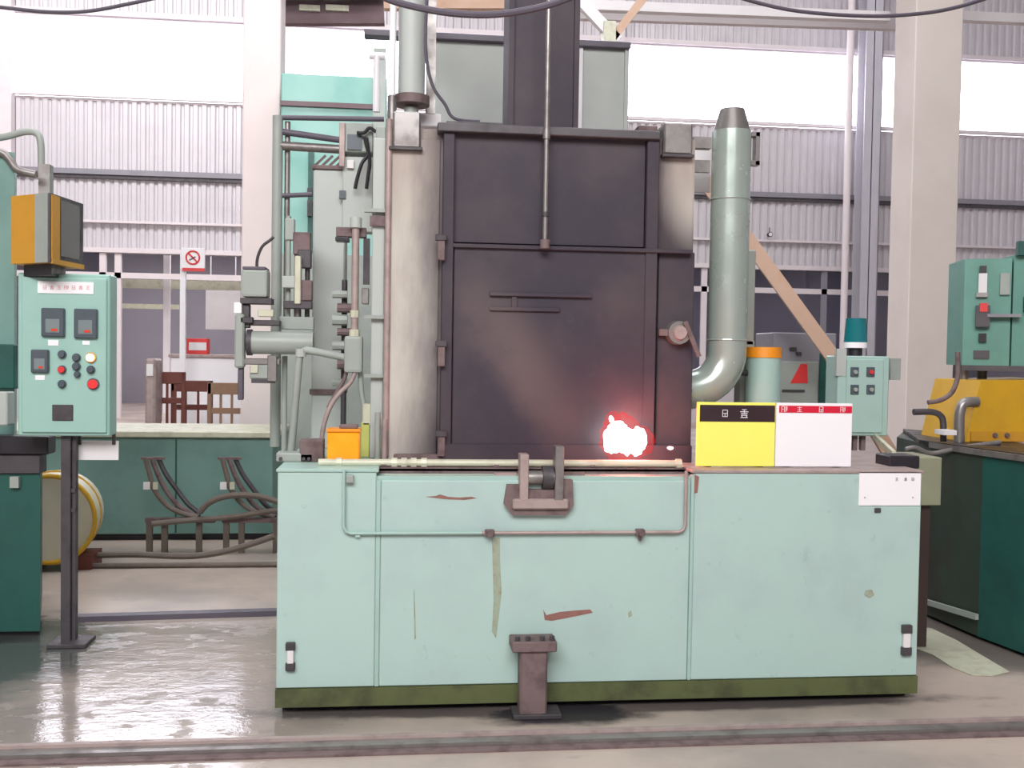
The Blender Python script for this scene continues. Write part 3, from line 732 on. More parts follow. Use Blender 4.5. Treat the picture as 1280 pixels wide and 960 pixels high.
MB().pb(1074, 590, 1151, 632, YB - .006, .005, .001).build('plate', SIGNW, pl)
for px, G in ((1121, G3), (1132, G2), (1141, G1)):
    m = MB(); c = at(px, 599, YB - .006); strokes(m, c.x, c.z, .016, YB - .006, G); m.build('character', CHAR, pl)
for px, py in ((1081, 622), (1141, 622)): c = at(px, py, YB - .006); m = MB().cyl(c, c + Vector((0, -.002, 0)), .003, n=8).build('rivet', GREY, pl)

# ------------------------------------------------------------------ flame
def flame_mesh(mb, blobs, n=3):
    for (px, py, r, sx, sz) in blobs:
        c = at(px, py, YF - .12)
        rr = r * YF / FPX
        ret = bmesh.ops.create_icosphere(mb.bm, subdivisions=n, radius=rr, matrix=Matrix.Translation(c) @ Matrix.Diagonal((sx, .6, sz, 1)))
        for v in ret['verts']:
            d = v.co - c; k = 1 + .13 * math.sin(d.x * 180 + py) * math.cos(d.z * 150 + px); v.co = c + d * k
ft = thing('burner_flame', at(782, 572, YF - .12), 'bright white hot flame with red fringe at the lower right of the door', 'flame')
mb = MB(); flame_mesh(mb, ((768, 548, 14, 1, 1.35), (785, 552, 15, 1.1, 1.1), (797, 549, 12, 1, 1.3), (772, 536, 10, 1.3, 1), (763, 558, 8, 1, 1), (796, 562, 8, 1, 1), (764, 524, 3, 1, 1.4)))
mb.build('flame_core', emit('flame_white', (255, 236, 232), 9), ft, True)
mb = MB(); flame_mesh(mb, ((776, 547, 22, 1.25, 1.35), (800, 552, 16, 1.2, 1.2), (766, 530, 12, 1, 1.4)))
mb.build('flame_fringe', emit('flame_red', (255, 45, 40), 1.2, .16), ft, True)
mb = MB(); flame_mesh(mb, ((838, 560, 3.2, 1.3, .8),), 2); mb.build('spark', emit('flame_pink', (255, 190, 190), 3), ft, True)
for loc, e in ((at(790, 540, YF - .2), 6.0), (at(800, 570, YF - .16), 1.6)):
    l = bpy.data.lights.new('flame_light', 'POINT'); l.energy = e; l.color = (1, .18, .14); l.shadow_soft_size = .04
    o = bpy.data.objects.new('flame_light', l); COL.objects.link(o); o.location = loc

# ------------------------------------------------------------------ left side plant of the furnace
YL = YF + .35
# teal cabinet far behind
YT = 8.95
tc = thing('teal_cabinet', (at(410, 400, YT).x, YT + .5, 0), 'tall bright teal enclosure behind the pipework left of the furnace', 'cabinet')
a, b, _, d = rng(350, 94, 482, 400, YT)
MB().box(a, b, YT, YT + .9, 0, d, .01).build('enclosure', TEAL, tc)
MB().pb(350, 318, 482, 640, YT - .06, .06, .004).build('lower_cover', GREYG, tc)
MB().pb(350, 128, 480, 134, YT - .03, .03).build('rail', BEAM, tc)
MB().pb(384, 190, 391, 480, YT - .02, .02).build('door_gap', DTEAL, tc)
MB().pb(384, 235, 390, 244, YT - .05, .03).build('hinge', BLACK, tc)
MB().pb(384, 250, 390, 270, YT - .05, .03).build('handle', BLACK, tc)
MB().pb(466, 60, 482, 200, YT - .05, .05).build('side_post', GREYG, tc)
# left pillar pipe frame: standpipe with rails
YQ = YF + .6
sp = thing('pipe_frame', (at(345, 400, YQ).x, YQ, ZT), 'grey upright pipe with three horizontal rails left of the furnace', 'pipe')
c = at(346, 300, YQ)
MB().cyl((c.x, YQ, ZT), (c.x, YQ, at(346, 145, YQ).z), .026, n=20).build('upright', GREYG, sp, True)
MB().cyl((c.x + .045, YQ + .03, at(346, 400, YQ).z), (c.x + .045, YQ + .03, at(346, 150, YQ).z), .014, n=12).build('upright_thin', STEEL, sp, True)
for y0, y1, x1_, r in ((147, 149, 480, .013), (164, 175, 425, .016), (182, 187, 430, .022), (245, 243, 390, .012)):
    p0, p1 = at(350, y0, YQ), at(x1_, y1, YQ + .02); MB().cyl((c.x, YQ, p0.z), p1, r, n=14).build('rail', HOSEB if r < .02 else STEEL, sp, True)
# tall grey box
YK = YF + .5
a, b, c, d = rng(390, 212, 430, 572, YK)
tg = thing('tall_duct_box', ((a + b) / 2, YK + .1, ZT), 'tall plain grey green duct box left of the furnace shell', 'duct')
MB().box(a, b, YK, YK + .25, ZT, d, .006).build('duct_box', PALEG, tg)
MB().box(a - .006, b + .03, YK - .01, YK + .26, d, d + .02, .003).build('cap', RUST, tg)
z = at(410, 490, YK).z; MB().box(a - .008, b + .008, YK - .012, YK + .26, z - .014, z + .014, .003).build('flange', RUST, tg)
for i in range(4):
    X0 = at(393 + i * 9, 205, YK).x; MB().bar((X0, YK + .02, d + .02), (X0 + .05, YK + .04, d + .075), .012, .012).build('spring', RUST, tg)
MB().pb(428, 196, 466, 290, YK - .04, .1, .004).build('terminal_box', PALEG, tg)
MB().pb(424, 238, 432, 248, YK - .05, .03).build('indicator', CHAR, tg)
MB().pb(434, 200, 442, 210, YK - .06, .04).build('knob', WHITE, tg)
# small box above
t = thing('relay_box', at(448, 200, YK - .05), 'small open grey relay box with black cables below the vent stack', 'box')
MB().pb(425, 153, 466, 190, YK - .06, .14, .004).build('box_body', GREYG, t)
MB().pb(424, 153, 431, 208, YK - .075, .02, .002).build('box_edge', PINK, t)
MB().pb(434, 168, 452, 187, YK - .07, .02).build('relay', CHAR, t)
MB().pb(470, 158, 482, 183, YK - .12, .08, .004).build('solenoid', GREYG, t)
MB().pb(466, 181, 488, 185, YK - .13, .1).build('solenoid_base', BLACK, t)
for q, pts in enumerate((((458, 172), (460, 192), (452, 205), (446, 225), (444, 236)), ((456, 172), (462, 200), (460, 220), (458, 236)), ((446, 166), (455, 166), (462, 160), (470, 165)))):
    MB().tube(smoothpath([at(x, y, YK - .09) for x, y in pts]), .009, 8).build('cable', BLACK, t, True)
# pink pipe with valve
YV = YF + .12
gv = thing('gas_valve_pipe', (at(444, 470, YV).x, YV, ZT), 'pale pink vertical gas pipe with valve body and branch hoses', 'valve')
c = at(444, 350, YV)
MB().cyl((c.x, YV, at(444, 425, YV).z), (c.x, YV, at(444, 278, YV).z), .017, n=16).build('pipe', PINK, gv, True)
MB().cyl((c.x, YV, at(444, 285, YV).z), (c.x, YV, at(444, 272, YV).z), .027, n=12).build('union', PALEG, gv, True)
MB().cyl((c.x, YV, at(444, 397, YV).z), (c.x, YV, at(444, 388, YV).z), .022, n=8).build('union', CREAM, gv, True)
MB().cyl((c.x, YV, at(444, 425, YV).z), (c.x, YV, at(444, 412, YV).z), .025, n=8).build('union', CREAM, gv, True)
MB().pb(430, 420, 453, 466, YV - .04, .1, .014, 2).build('valve_body', GREYG, gv)
MB().tube(smoothpath([at(x, y, YV - .02) for x, y in ((445, 462), (438, 478), (424, 492), (412, 510), (404, 535), (402, 556))]), .011, 10).build('branch_hose', PINK, gv, True)
MB().tube(smoothpath([at(x, y, YV) for x, y in ((434, 460), (430, 475), (418, 495), (410, 510))]), .009, 10).build('branch_hose', RUST, gv, True)
MB().tube(smoothpath([at(x, y, YV + .02) for x, y in ((450, 462), (452, 490), (456, 520), (457, 575))]), .012, 10).build('drop_pipe', GREYG, gv, True)
MB().pb(420, 284, 458, 296, YV + .02, .06, .003).build('pipe_shelf', RUST, gv)
MB().pb(419, 296, 436, 301, YV, .08, .002).build('shelf_plate', BLACK, gv)
MB().pb(454, 298, 462, 355, YV + .03, .04).build('dark_insulator', DSTEEL, gv)
MB().pb(452, 360, 461, 380, YV + .01, .05, .003).build('small_valve', STEEL, gv)
MB().pb(453, 505, 466, 532, YV - .03, .05, .005).build('regulator', CREAM, gv)
MB().pb(451, 528, 462, 576, YV - .03, .04, .004).build('yellow_tape_post', paint('yellow_green', (196, 200, 110), .5), gv)
# stacked fittings column
o = thing('fitting_column', (at(421, 430, YV + .2).x, YV + .2, ZT), 'stack of small brown pipe fittings between duct box and gas pipe', 'fittings')
for i, py in enumerate((368, 385, 400, 415, 432, 455, 478)):
    m = RUST if i % 2 else GREYG; c = at(425 + (i % 2) * 6, py, YV + .18); MB().cyl(c - Vector((.035, 0, 0)), c + Vector((.035, 0, 0)), .018 + .004 * (i % 3), n=8).build('fitting', m, o)
c = at(430, 440, YV + .22); MB().cyl((c.x, c.y, ZT), (c.x, c.y, at(430, 350, c.y).z), .014, n=10).build('riser', DSTEEL, o, True)
# pneumatic actuator group
YA = YF + .2
ac = thing('pneumatic_cylinder', (at(350, 440, YA).x, YA, ZT), 'grey horizontal pneumatic cylinder with drop arm left of the furnace', 'cylinder')
p0, p1 = at(312, 428, YA), at(392, 428, YA)
MB().cyl((p0.x, YA, p0.z), (p1.x, YA, p0.z), .053, n=24).build('barrel', GREYG, ac, True)
MB().cyl((p0.x - .01, YA, p0.z), (p0.x + .012, YA, p0.z), .06, n=24).build('end_cap', DSTEEL, ac, True)
MB().pb(293, 392, 305, 460, YA - .02, .06, .008).build('drop_arm', GREYG, ac)
MB().pb(297, 458, 304, 500, YA, .03, .004).build('arm_rod', HOSEB, ac)
MB().pb(304, 448, 350, 456, YA - .01, .05, .004).build('lower_bar', STEEL, ac)
MB().pb(312, 456, 342, 474, YA - .01, .05, .006).build('clevis', GREYG, ac)
MB().pb(313, 456, 322, 466, YA - .02, .02).build('brass_nut', CREAM, ac)
MB().pb(314, 474, 342, 479, YA - .01, .06).build('foot_bar', DSTEEL, ac)
MB().pb(334, 444, 346, 477, YA - .02, .06, .004).build('clevis_plate', STEEL, ac)
MB().pb(310, 400, 350, 407, YA, .06, .004).build('upper_bar', DSTEEL, ac)
MB().pb(322, 387, 342, 396, YA - .01, .04, .004).build('air_valve', CREAM, ac)
MB().pb(300, 396, 316, 404, YA - .02, .04, .004).build('air_fitting', DSTEEL, ac)
MB().pb(349, 396, 392, 412, YA + .08, .05, .003).build('mount_bar', GREYG, ac)
MB().cyl(at(356, 445, YA + .1), (at(356, 445, YA + .1).x, YA + .1, ZT), .013, n=12).build('support_rod', GREYG, ac, True)
for i in range(3):
    c = at(360 + i * 12, 380, YA + .12); MB().cyl((c.x, c.y, at(360, 400, c.y).z), (c.x, c.y, at(360, 270 + 30 * i, c.y).z), .012 + .006 * (i % 2), n=10).build('riser', (GREYG, STEEL, DSTEEL)[i], ac, True)
for i, (px0, py0, px1, py1, m) in enumerate(((356, 273, 368, 300, GREYG), (366, 290, 388, 318, RUST), (372, 312, 389, 335, DSTEEL), (352, 345, 372, 360, PALEG), (372, 350, 390, 376, RUST), (354, 376, 390, 386, DSTEEL), (368, 320, 376, 380, CREAM))):
    MB().pb(px0, py0, px1, py1, YA + .1 - .01 * i, .05, .004).build('control_valve', m, ac)
# motor box
mt = thing('servo_motor', at(317, 378, YA), 'grey green motor box on the outer left of the pipework with black hose', 'motor')
MB().pb(301, 336, 334, 371, YA - .03, .12, .012, 2).build('motor_body', GREYG, mt)
MB().pb(303, 333, 332, 337, YA - .035, .13, .003).build('motor_lid', HOSEB, mt)
MB().pb(292, 378, 302, 392, YA - .02, .04, .004).build('white_plug', SIGNW, mt)
MB().pb(300, 372, 340, 380, YA - .02, .08, .003).build('motor_foot', DSTEEL, mt)
MB().pb(296, 380, 312, 410, YA, .04, .004).build('coupling', DSTEEL, mt)
MB().tube(smoothpath([at(x, y, YA) for x, y in ((321, 335), (322, 322), (328, 308), (338, 300), (342, 296))]), .007, 8).build('hose', DSTEEL, mt, True)
# leaning standpipe
ls = thing('leaning_pipe', (at(368, 560, YA).x, YA - .1, ZT), 'pale grey pipe leaning slightly, elbowed to the right at its top', 'pipe')
pts = [at(363, 572, YA - .1), at(368, 520, YA - .1), at(374, 450, YA - .1), at(376, 441, YA - .1), at(382, 437, YA - .1), at(432, 447, YA - .08)]
pts[0].z = ZT; MB().tube(pts, .017, 12).build('pipe', GREYG, ls, True)
MB().cyl(pts[0], pts[0] + Vector((0, 0, .03)), .03, n=12).build('foot_flange', DTEAL, ls)
MB().cyl(at(376, 446, YA - .1), at(376, 436, YA - .1), .024, n=12).build('elbow', PALEG, ls)
# pump-ish base clutter
for i, (px0, py0, px1, py1, m, nm, lb) in enumerate(((374, 550, 404, 576, RUST, 'junction_block', 'brown junction block on the base top left of the orange box'),
                                           (345, 566, 392, 583, GREYG, 'foot_rail', 'low grey foot rail at the left end of the base top'))):
    a, b, c, d = rng(px0, py0, px1, py1, YB + .25); t = thing(nm, ((a + b) / 2, YB + .3, ZT), lb, 'fitting')
    MB().box(a, b, YB + .25, YB + .35, ZT, max(d, ZT + .02), .008, 2).build('block', m, t)
    for X in (a + .02, b - .02): MB().cyl((X, YB + .24, ZT + .015), (X, YB + .25, ZT + .015), .008, n=6).build('bolt', DSTEEL, t)
# orange box
a, b, c, d = rng(409, 531, 450, 578, YB + .16)
ob = thing('orange_box', ((a + b) / 2, YB + .2, ZT), 'small translucent orange yellow box at the left of the base top', 'box')
OR2 = paint('orange_plastic', (255, 170, 24), .3, dirt=.4, dc=(255, 204, 60), sc=5, bmp=0)
h = at(430, 540, YB + .16).z
MB().box(a, b, YB + .14, YB + .24, ZT, h, .006).build('container', OR2, ob)
MB().box(a - .003, b + .003, YB + .137, YB + .243, h, h + .014, .003).build('lid', ORANGE, ob)
MB().box(a + .05, b - .01, YB + .16, YB + .22, h + .014, h + .03, .003).build('handle', RUST, ob)
# stubs next to shell foot
for q, px in enumerate((472, 481)):
    c = at(px, 540, YF - .02); tag(MB().cyl((c.x, YF - .03, ZT), (c.x, YF - .03, at(px, 515 + 8 * q, YF).z), .013, n=12).build('stub_pipe', PINK if q else GREYG, smooth=True), ('short grey stub pipe standing at the left foot of the furnace', 'short pinkish stub pipe touching the left foot of the furnace shell')[q], 'pipe')
a, b, c, d = rng(492, 563, 555, 574, YF - .06)
t = MB().box(a, b, YF - .06, YF - .02, ZT, ZT + .03, .005).build('foot_angle', RUST); tag(t, 'rusty angle iron lying along the foot of the pale furnace shell', 'bracket')

# ------------------------------------------------------------------ control panel left
YCP = 5.15
cp = thing('control_panel', (at(85, 790, YCP + .06).x, YCP + .06, 0), 'light green control panel with meters and lamps on a dark post', 'control panel')
MB().pb(22, 342, 137, 545, YCP, .13, .006).build('enclosure', PANELG, cp)
dd = MB().pb(27, 347, 133, 541, YCP - .014, .014, .004).build('panel_door', PANELG, cp)
MB().pb(47, 352, 117, 367, YCP - .019, .006).build('name_plate', SIGNW, dd)
FRED = paint('faded_red', (226, 150, 144), .5)
for i in range(7):
    m = MB(); c = at(56 + i * 9, 359.5, YCP - .019); strokes(m, c.x, c.z, .022, YCP - .019, (G1, G2, G3, G4)[i % 4]); m.build('character', FRED, dd)
for (x0_, y0_, x1_, y1_) in ((51, 385, 80, 421), (92, 386, 121, 423), (38, 437, 60, 466)):
    me_ = MB().pb(x0_, y0_, x1_, y1_, YCP - .035, .03, .005).build('meter', CHAR, dd)
    w_ = (x1_ - x0_); hh = y1_ - y0_
    MB().pb(x0_ + w_ * .2, y0_ + hh * .38, x1_ - w_ * .2, y1_ - hh * .15, YCP - .038, .004).build('meter_face', paint('meter_face', (128, 140, 142), .25, bmp=0), me_)
    MB().pb(x0_ + w_ * .45, y0_ + hh * .72, x1_ - w_ * .3, y0_ + hh * .8, YCP - .041, .004).build('red_digits', emit('led_red', (255, 90, 70), .8), me_)
for x0_, y0_, x1_, y1_ in ((60, 425, 73, 432), (103, 426, 112, 431), (44, 469, 56, 475)):
    MB().pb(x0_, y0_, x1_, y1_, YCP - .017, .004).build('tag_plate', SIGNW, dd)
LEDW = emit('lamp_white', (255, 244, 225), 3.0)
for px, py, m, r in ((78, 443, CHAR, 5), (78, 472 - 10, RED, 5), (78, 480, CHAR, 5), (96, 447, CHAR, 5), (96, 458, CHAR, 5), (97, 468, CHAR, 4), (114, 447, None, 6), (114, 462, CHAR, 5), (117, 480, RED, 7)):
    c = at(px, py, YCP - .014); rr = r * YCP / FPX
    k_ = MB().cyl(c, c + Vector((0, -.01, 0)), rr, n=16).build('push_button', m if m and m is not RED else ORANGE if m is None else CHAR, dd)
    MB().cyl(c + Vector((0, -.01, 0)), c + Vector((0, -.024, 0)), rr * .75, n=16).build('cap', LEDW if m is None else (emit('lamp_red', (255, 70, 70), 1.1) if r == 7 else m), k_)
MB().pb(65, 506, 91, 526, YCP - .02, .008, .002).build('label_window', DSTEEL, dd)
a, b, c, d = rng(76, 545, 96, 790, YCP + .04)
pp = at(85, 548, YCP)
MB().box(a, a + .045, YCP + .04, YCP + .1, 0, pp.z + .01).build('post', DSTEEL, cp)
MB().box(b - .03, b - .012, YCP + .06, YCP + .1, 0, pp.z + .01).build('post', DSTEEL, cp)
for py in (615, 640): z = at(85, py, YCP).z; MB().box(a, b - .012, YCP + .05, YCP + .09, z - .01, z + .01).build('cross_bar', DSTEEL, cp)
MB().box(a - .05, b + .06, YCP - .02, YCP + .16, 0, .02, .003).build('foot_plate', DSTEEL, cp)
t = thing('paper_tag', at(124, 575, YCP + .16), 'white blank paper plate hanging behind the foot of the control panel', 'notice')
MB().pb(97, 551, 148, 575, YCP + .12, .006).build('plate', WHITE, t)
MB().pb(97, 540, 101, 556, YCP + .11, .01).build('hanger', DSTEEL, t); MB().pb(140, 538, 144, 556, YCP + .11, .01).build('hanger', DSTEEL, t)
# big left machine
YM = 5.35
lmx = thing('left_machine', (at(0, 780, YM).x, YM + .4, 0), 'dark teal machine cut off by the left edge of the picture', 'machine')
mx0 = at(-160, 700, YM).x
MB().prism([(mx0, YM), (at(50, 700, YM).x, YM), (at(53, 650, YM + .9).x, YM + .9), (mx0, YM + .9)], .03, at(20, 590, YM).z).build('machine_base', DTEAL, lmx)
MB().prism([(mx0, YM + .03), (at(46, 700, YM).x, YM + .03), (at(49, 650, YM + .85).x, YM + .85), (mx0, YM + .85)], 0, .04).build('plinth', BLACK, lmx)
zb0, zb1 = at(10, 592, YM + .12).z, at(10, 190, YM + .12).z
MB().prism([(mx0, YM + .12), (at(18, 400, YM + .12).x, YM + .12), (at(21, 400, YM + .8).x, YM + .8), (mx0, YM + .8)], zb0, zb1).build('machine_body', BENCHG, lmx)
MB().pb(-160, 545, 60, 568, YM - .04, .12, .006).build('tray', BLACK, lmx)
MB().pb(-160, 568, 50, 592, YM - .02, .1, .004).build('tray_support', DSTEEL, lmx)
MB().pb(-10, 490, 9, 532, YM - .1, .1, .006).build('white_filter', PALEG, lmx)
MB().pb(12, 596, 23, 610, YM - .03, .03).build('valve', GREYG, lmx)
MB().pb(-40, 430, 18, 486, YM + .02, .1, .006).build('side_box', DTEAL, lmx)
MB().tube(smoothpath([at(x, y, YM + .2) for x, y in ((-60, 176), (0, 172), (30, 165), (46, 167), (51, 180), (52, 215), (55, 245))]), .018, 10).build('bent_pipe', GREYG, lmx, True)
MB().tube(smoothpath([at(x, y, YM + .1) for x, y in ((-40, 185), (0, 190), (12, 200), (22, 212), (45, 218))]), .02, 10).build('bent_pipe', STEEL, lmx, True)
MB().pb(48, 205, 62, 262, YM + .18, .06).build('pipe_bracket', STEEL, lmx)
# display box
A = at(14, 330, 5.1); B_ = at(60, 330, 4.95); C_ = at(101, 330, 5.3)
z0, z1 = at(60, 328, 4.95).z, at(60, 241, 4.95).z
D_ = Vector((A.x + C_.x - B_.x, A.y + C_.y - B_.y, 0))
db = thing('display_box', ((A.x + C_.x) / 2, (A.y + C_.y) / 2, z0), 'ochre yellow display box with grey screen above the control panel', 'display')
MB().prism([A, B_, C_, D_], z0, z1).build('housing', OCHRE, db)
MB().face(A, B_, z0, z1, .66, 0, 1.0, 1.0, .004).build('corner_trim', GREYG, db)
MB().face(B_, C_, z0, z1, .0, .0, 1.0, 1.0, .012).build('bezel', DSTEEL, db)
MB().face(B_, C_, z0, z1, .3, .12, .86, .94, .016).build('screen', SCREEN, db)
MB().face(B_, C_, z0, z1, .02, .02, .25, .98, .016).build('side_trim', OCHRE, db)
MB().face(B_, C_, z0, z1, .02, -.01, 1., .06, .018).build('bottom_trim', OCHRE, db)
MB().prism([A + Vector((.04, .05, 0)), B_ + Vector((.0, .05, 0)), C_ + Vector((-.08, .02, 0)), D_ - Vector((0, .05, 0))], z0 - .055, z0).build('swivel_base', BLACK, db)
cx_, cy_ = (A.x + C_.x) / 2, (A.y + C_.y) / 2
MB().cyl((cx_, cy_, z0 - .05), (cx_, cy_, at(85, 342, YCP).z + .002), .02, n=12).build('stem', DSTEEL, db)
# drum behind post
c = at(62, 628, 6.9)
dm = thing('steel_drum', (c.x, 7.05, 0), 'cream and yellow drum lying on its side behind the panel post', 'drum')
R_ = .29
MB().cyl((c.x, 6.9, R_ + .06), (c.x - .05, 7.25, R_ + .06), R_, n=32).build('drum_body', paint('drum_cream', (226, 222, 200), .4), dm, True)
MB().ring((c.x, 6.9, R_ + .06), (0, 1, 0), R_, .016, 32, 8).build('rim', YELLOW, dm, True)
MB().ring((c.x - .035, 7.14, R_ + .06), (0, 1, 0), R_, .012, 32, 8).build('rim', YELLOW, dm, True)
MB().box(c.x - .25, c.x - .12, 6.95, 7.2, 0, .1).build('chock', WOODR, dm); MB().box(c.x + .12, c.x + .25, 6.95, 7.2, 0, .1).build('chock', WOODR, dm)

# ------------------------------------------------------------------ long green bench
YN = 8.0
zbt = at(240, 541, YN).z
a, b = at(96, 600, YN).x, at(341, 600, YN).x
bn = thing('work_bench', ((a + b) / 2, YN + .4, 0), 'long green closed bench with cream top in front of the far doorway', 'bench')
MB().box(a - .8, b, YN, YN + .75, .05, zbt - .04, .008).build('bench_body', BENCHG, bn)
MB().box(a - .8, b - .03, YN + .04, YN + .7, 0, .06).build('plinth', BLACK, bn)
MB().box(a - .85, b + .04, YN - .05, YN + .8, zbt - .035, zbt + .015, .008).build('bench_top', CREAM, bn)
for px in (220,): X = at(px, 600, YN).x; MB().box(X - .006, X + .006, YN - .003, YN, .06, zbt - .05).build('panel_joint', DTEAL, bn)
# hose racks before the bench
def hose_rack(px, Y, lab):
    f = lambda x, y, dy=0.: at(px + x, y, Y + dy)
    t = thing('hose_rack', (f(20, 680).x, Y, 0), lab, 'rack', 'hose racks before the green bench')
    for i in range(3):
        pts = smoothpath([f(3 + i * 8, 573, .05 * i), f(8 + i * 10, 592, .05 * i), f(14 + i * 14, 612, .05 * i), f(28 + i * 14, 630, .05 * i), f(44 + i * 12, 640, .05 * i), f(68, 647, .02 * i)])
        MB().tube(pts, .019, 8).build('bent_arm', (HOSE, RUST, DSTEEL)[i], t, True)
    MB().bar(f(-2, 573), f(26, 573, .1), .03, .02).build('head_bar', RUST, t)
    MB().bar(f(3, 650), f(90, 650), .05, .035).build('rack_rail', RUST, t)
    MB().pb(px + 0, 603, px + 8, 612, Y - .04, .02).build('white_tag', WHITE, t)
    MB().pb(px + 12, 603, px + 18, 612, Y - .04, .02).build('white_tag', CREAM, t)
    for x_ in (8, 27, 70):
        p = f(x_, 650); MB().box(p.x - .02, p.x + .02, Y - .02, Y + .02, 0, p.z, 0).build('leg', HOSE, t)
    return t
hose_rack(179, 7.5, 'rusty bent arm hose rack before the bench, nearer the control panel')
hose_rack(275, 7.5, 'rusty bent arm hose rack before the bench, beside the mint base')
for i, (pts, r, lb) in enumerate(((((250, 640), (262, 628), (285, 620), (320, 620), (350, 628)), .022, 'brown hose arching over the rack before the green bench'),
                              (((190, 655), (240, 650), (290, 646), (330, 640), (360, 636)), .02, 'brown hose lying straight along the rack rail'),
                              (((110, 684), (180, 682), (250, 684), (300, 676), (350, 660)), .022, 'brown hose on the floor curling up to the mint base'),
                              (((130, 690), (200, 690), (270, 688), (360, 690)), .018, 'thin brown hose lying flat on the floor before the bench'))):
    Y = 7.42 - .0 * i
    P_ = [at(x, y, Y) for x, y in pts]
    if i >= 2: P_ = [Vector((p.x, 7.1 + .1 * (i - 2), max(p.z + .0, r + .002))) if i == 2 else Vector((p.x, 7.0, r + .001)) for p in P_]
    tag(MB().tube(smoothpath(P_), r, 8).build('rubber_hose', HOSE, smooth=True), lb, 'hose', 'hoses before the bench')

# ------------------------------------------------------------------ chairs, sign post, counter beyond
def chair(px, Y, hpx, m, lab, rz=0., sc=1.0):
    c = at(px, 500, Y); t = thing('wooden_chair', (c.x, Y, 0), lab, 'chair', 'wooden chairs beyond the bench')
    w2, s, hb = .2 * sc, .44, hpx
    for sx in (-1, 1):
        MB().box(c.x + sx * w2 - .02, c.x + sx * w2 + .02, Y - .02, Y + .02, 0, hb, .004).build('leg', m, t)
        MB().box(c.x + sx * w2 - .02, c.x + sx * w2 + .02, Y + .36, Y + .4, 0, s, .004).build('leg', m, t)
    MB().box(c.x - w2 - .02, c.x + w2 + .02, Y - .0, Y + .42, s, s + .035, .006).build('seat', m, t)
    MB().box(c.x - w2 - .02, c.x + w2 + .02, Y - .02, Y + .01, hb - .12, hb, .006).build('top_rail', m, t)
    MB().box(c.x - w2, c.x + w2, Y - .015, Y + .01, hb - .32, hb - .26, .004).build('back_rail', m, t)
    for k in (-.33, .33): MB().box(c.x + k * w2 - .012, c.x + k * w2 + .012, Y - .01, Y + .008, s, hb - .1).build('back_slat', m, t)
chair(214, 10.4, 1.26, WOODR, 'dark red brown wooden chair left of the sign post behind the bench', sc=.6)
chair(240, 11.2, 1.15, WOODR, 'dark slatted wooden chair just right of the red brown chair')
chair(283, 10.6, 1.15, WOOD, 'light brown wooden chair with two back rails nearest the left pillar', sc=.85)
c = at(204, 500, 10.0); t = thing('small_cabinet', (c.x, 10.0, 0), 'pinkish cabinet with white top panel beside the red brown chair', 'cabinet')
MB().pb(181, 448, 194, 532, 10.1, .3, .02).build('cabinet_body', PINK, t); MB().pb(183, 455, 191, 470, 10.08, .02).build('white_panel', WHITE, t)
sg = thing('sign_post', (at(228, 500, 12.0).x, 12.0, 0), 'white post carrying a white board with red round sign', 'sign')
c = at(228, 400, 12.0)
MB().box(c.x - .03, c.x + .03, 12.0, 12.06, 0, at(228, 318, 12).z).build('post', SIGNW, sg)
sb = MB().pb(226, 310, 256, 337, 11.96, .03, .004).build('sign_board', SIGNW, sg)
c = at(241, 322, 11.955); MB().ring(c, (0, 1, 0), .075, .01, 24, 6).build('red_ring', RED, sb, True)
MB().bar(c + Vector((-.05, 0, .05)), c + Vector((.05, 0, -.05)), .01, .018).build('red_bar', RED, sb)
MB().pb(228, 335, 256, 339, 11.95, .01).build('red_band', RED, sb)
MB().bar(c + Vector((-.04, 0, -.03)), c + Vector((.03, 0, .01)), .01, .012).build('pictogram', CHAR, sb)
ct = thing('white_counter', (at(256, 500, 12.4).x, 12.6, 0), 'white counter in the doorway behind the chairs', 'counter')
a, b, c, d = rng(213, 443, 303, 470, 12.4)
MB().box(a, b, 12.4, 12.85, .0, d - .04, .01).build('counter_body', SIGNW, ct); MB().box(a - .02, b + .02, 12.37, 12.87, d - .04, d, .006).build('counter_top', PINK, ct)
t = thing('red_box', (at(245, 440, 12.42).x, 12.5, d), 'red and white box standing on the white counter', 'box')
a, b, c, _ = rng(233, 424, 259, 442, 12.42); hh = at(245, 423, 12.42).z
MB().box(a, b, 12.42, 12.6, d, hh, .004).build('box_body', RED, t); MB().box(a + .03, b - .01, 12.415, 12.42, d + (hh - d) * .25, d + (hh - d) * .75).build('white_label', WHITE, t)

# ------------------------------------------------------------------ right tank, cabinet, hood
Q1, Q2, Q3 = fl(1158, 772), fl(1222, 800), fl(1400, 868)
ztk = at(1222, 566, Q2.y).z
tk = thing('oil_tank', (Q2.x + .5, Q2.y + .5, 0), 'dark green oil tank at the right edge with steel rim', 'tank')
Q4 = Vector((Q3.x + .4, Q3.y + 1.6, 0)); Q5 = Vector((Q1.x + .35, Q1.y + 1.0, 0)); 
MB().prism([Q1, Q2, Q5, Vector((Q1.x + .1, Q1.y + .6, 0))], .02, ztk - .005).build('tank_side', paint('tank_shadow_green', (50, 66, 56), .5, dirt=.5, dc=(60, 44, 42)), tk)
MB().prism([Q2, Q3, Q4, Q5], .02, ztk).build('tank_body', DTEAL, tk)
o = MB()
for p, q in ((Q1, Q2), (Q2, Q3)): o.bar(Vector((p.x, p.y, ztk)), Vector((q.x, q.y, ztk)), .035, .03)
o.build('rim', STEEL, tk)
MB().prism([Q1 + Vector((-.02, .1, 0)), Q2 + Vector((0, .06, 0)), Q3 + Vector((0, .1, 0)), Q4, Q5], ztk, ztk + .02).build('tank_cover', BLACK, tk)
o = MB().bar(Vector((Q1.x - .02, Q1.y - .02, .1)), Vector((Q2.x - .02, Q2.y - .02, .13)), .02, .03); o.build('floor_pipe', GREYG, tk)
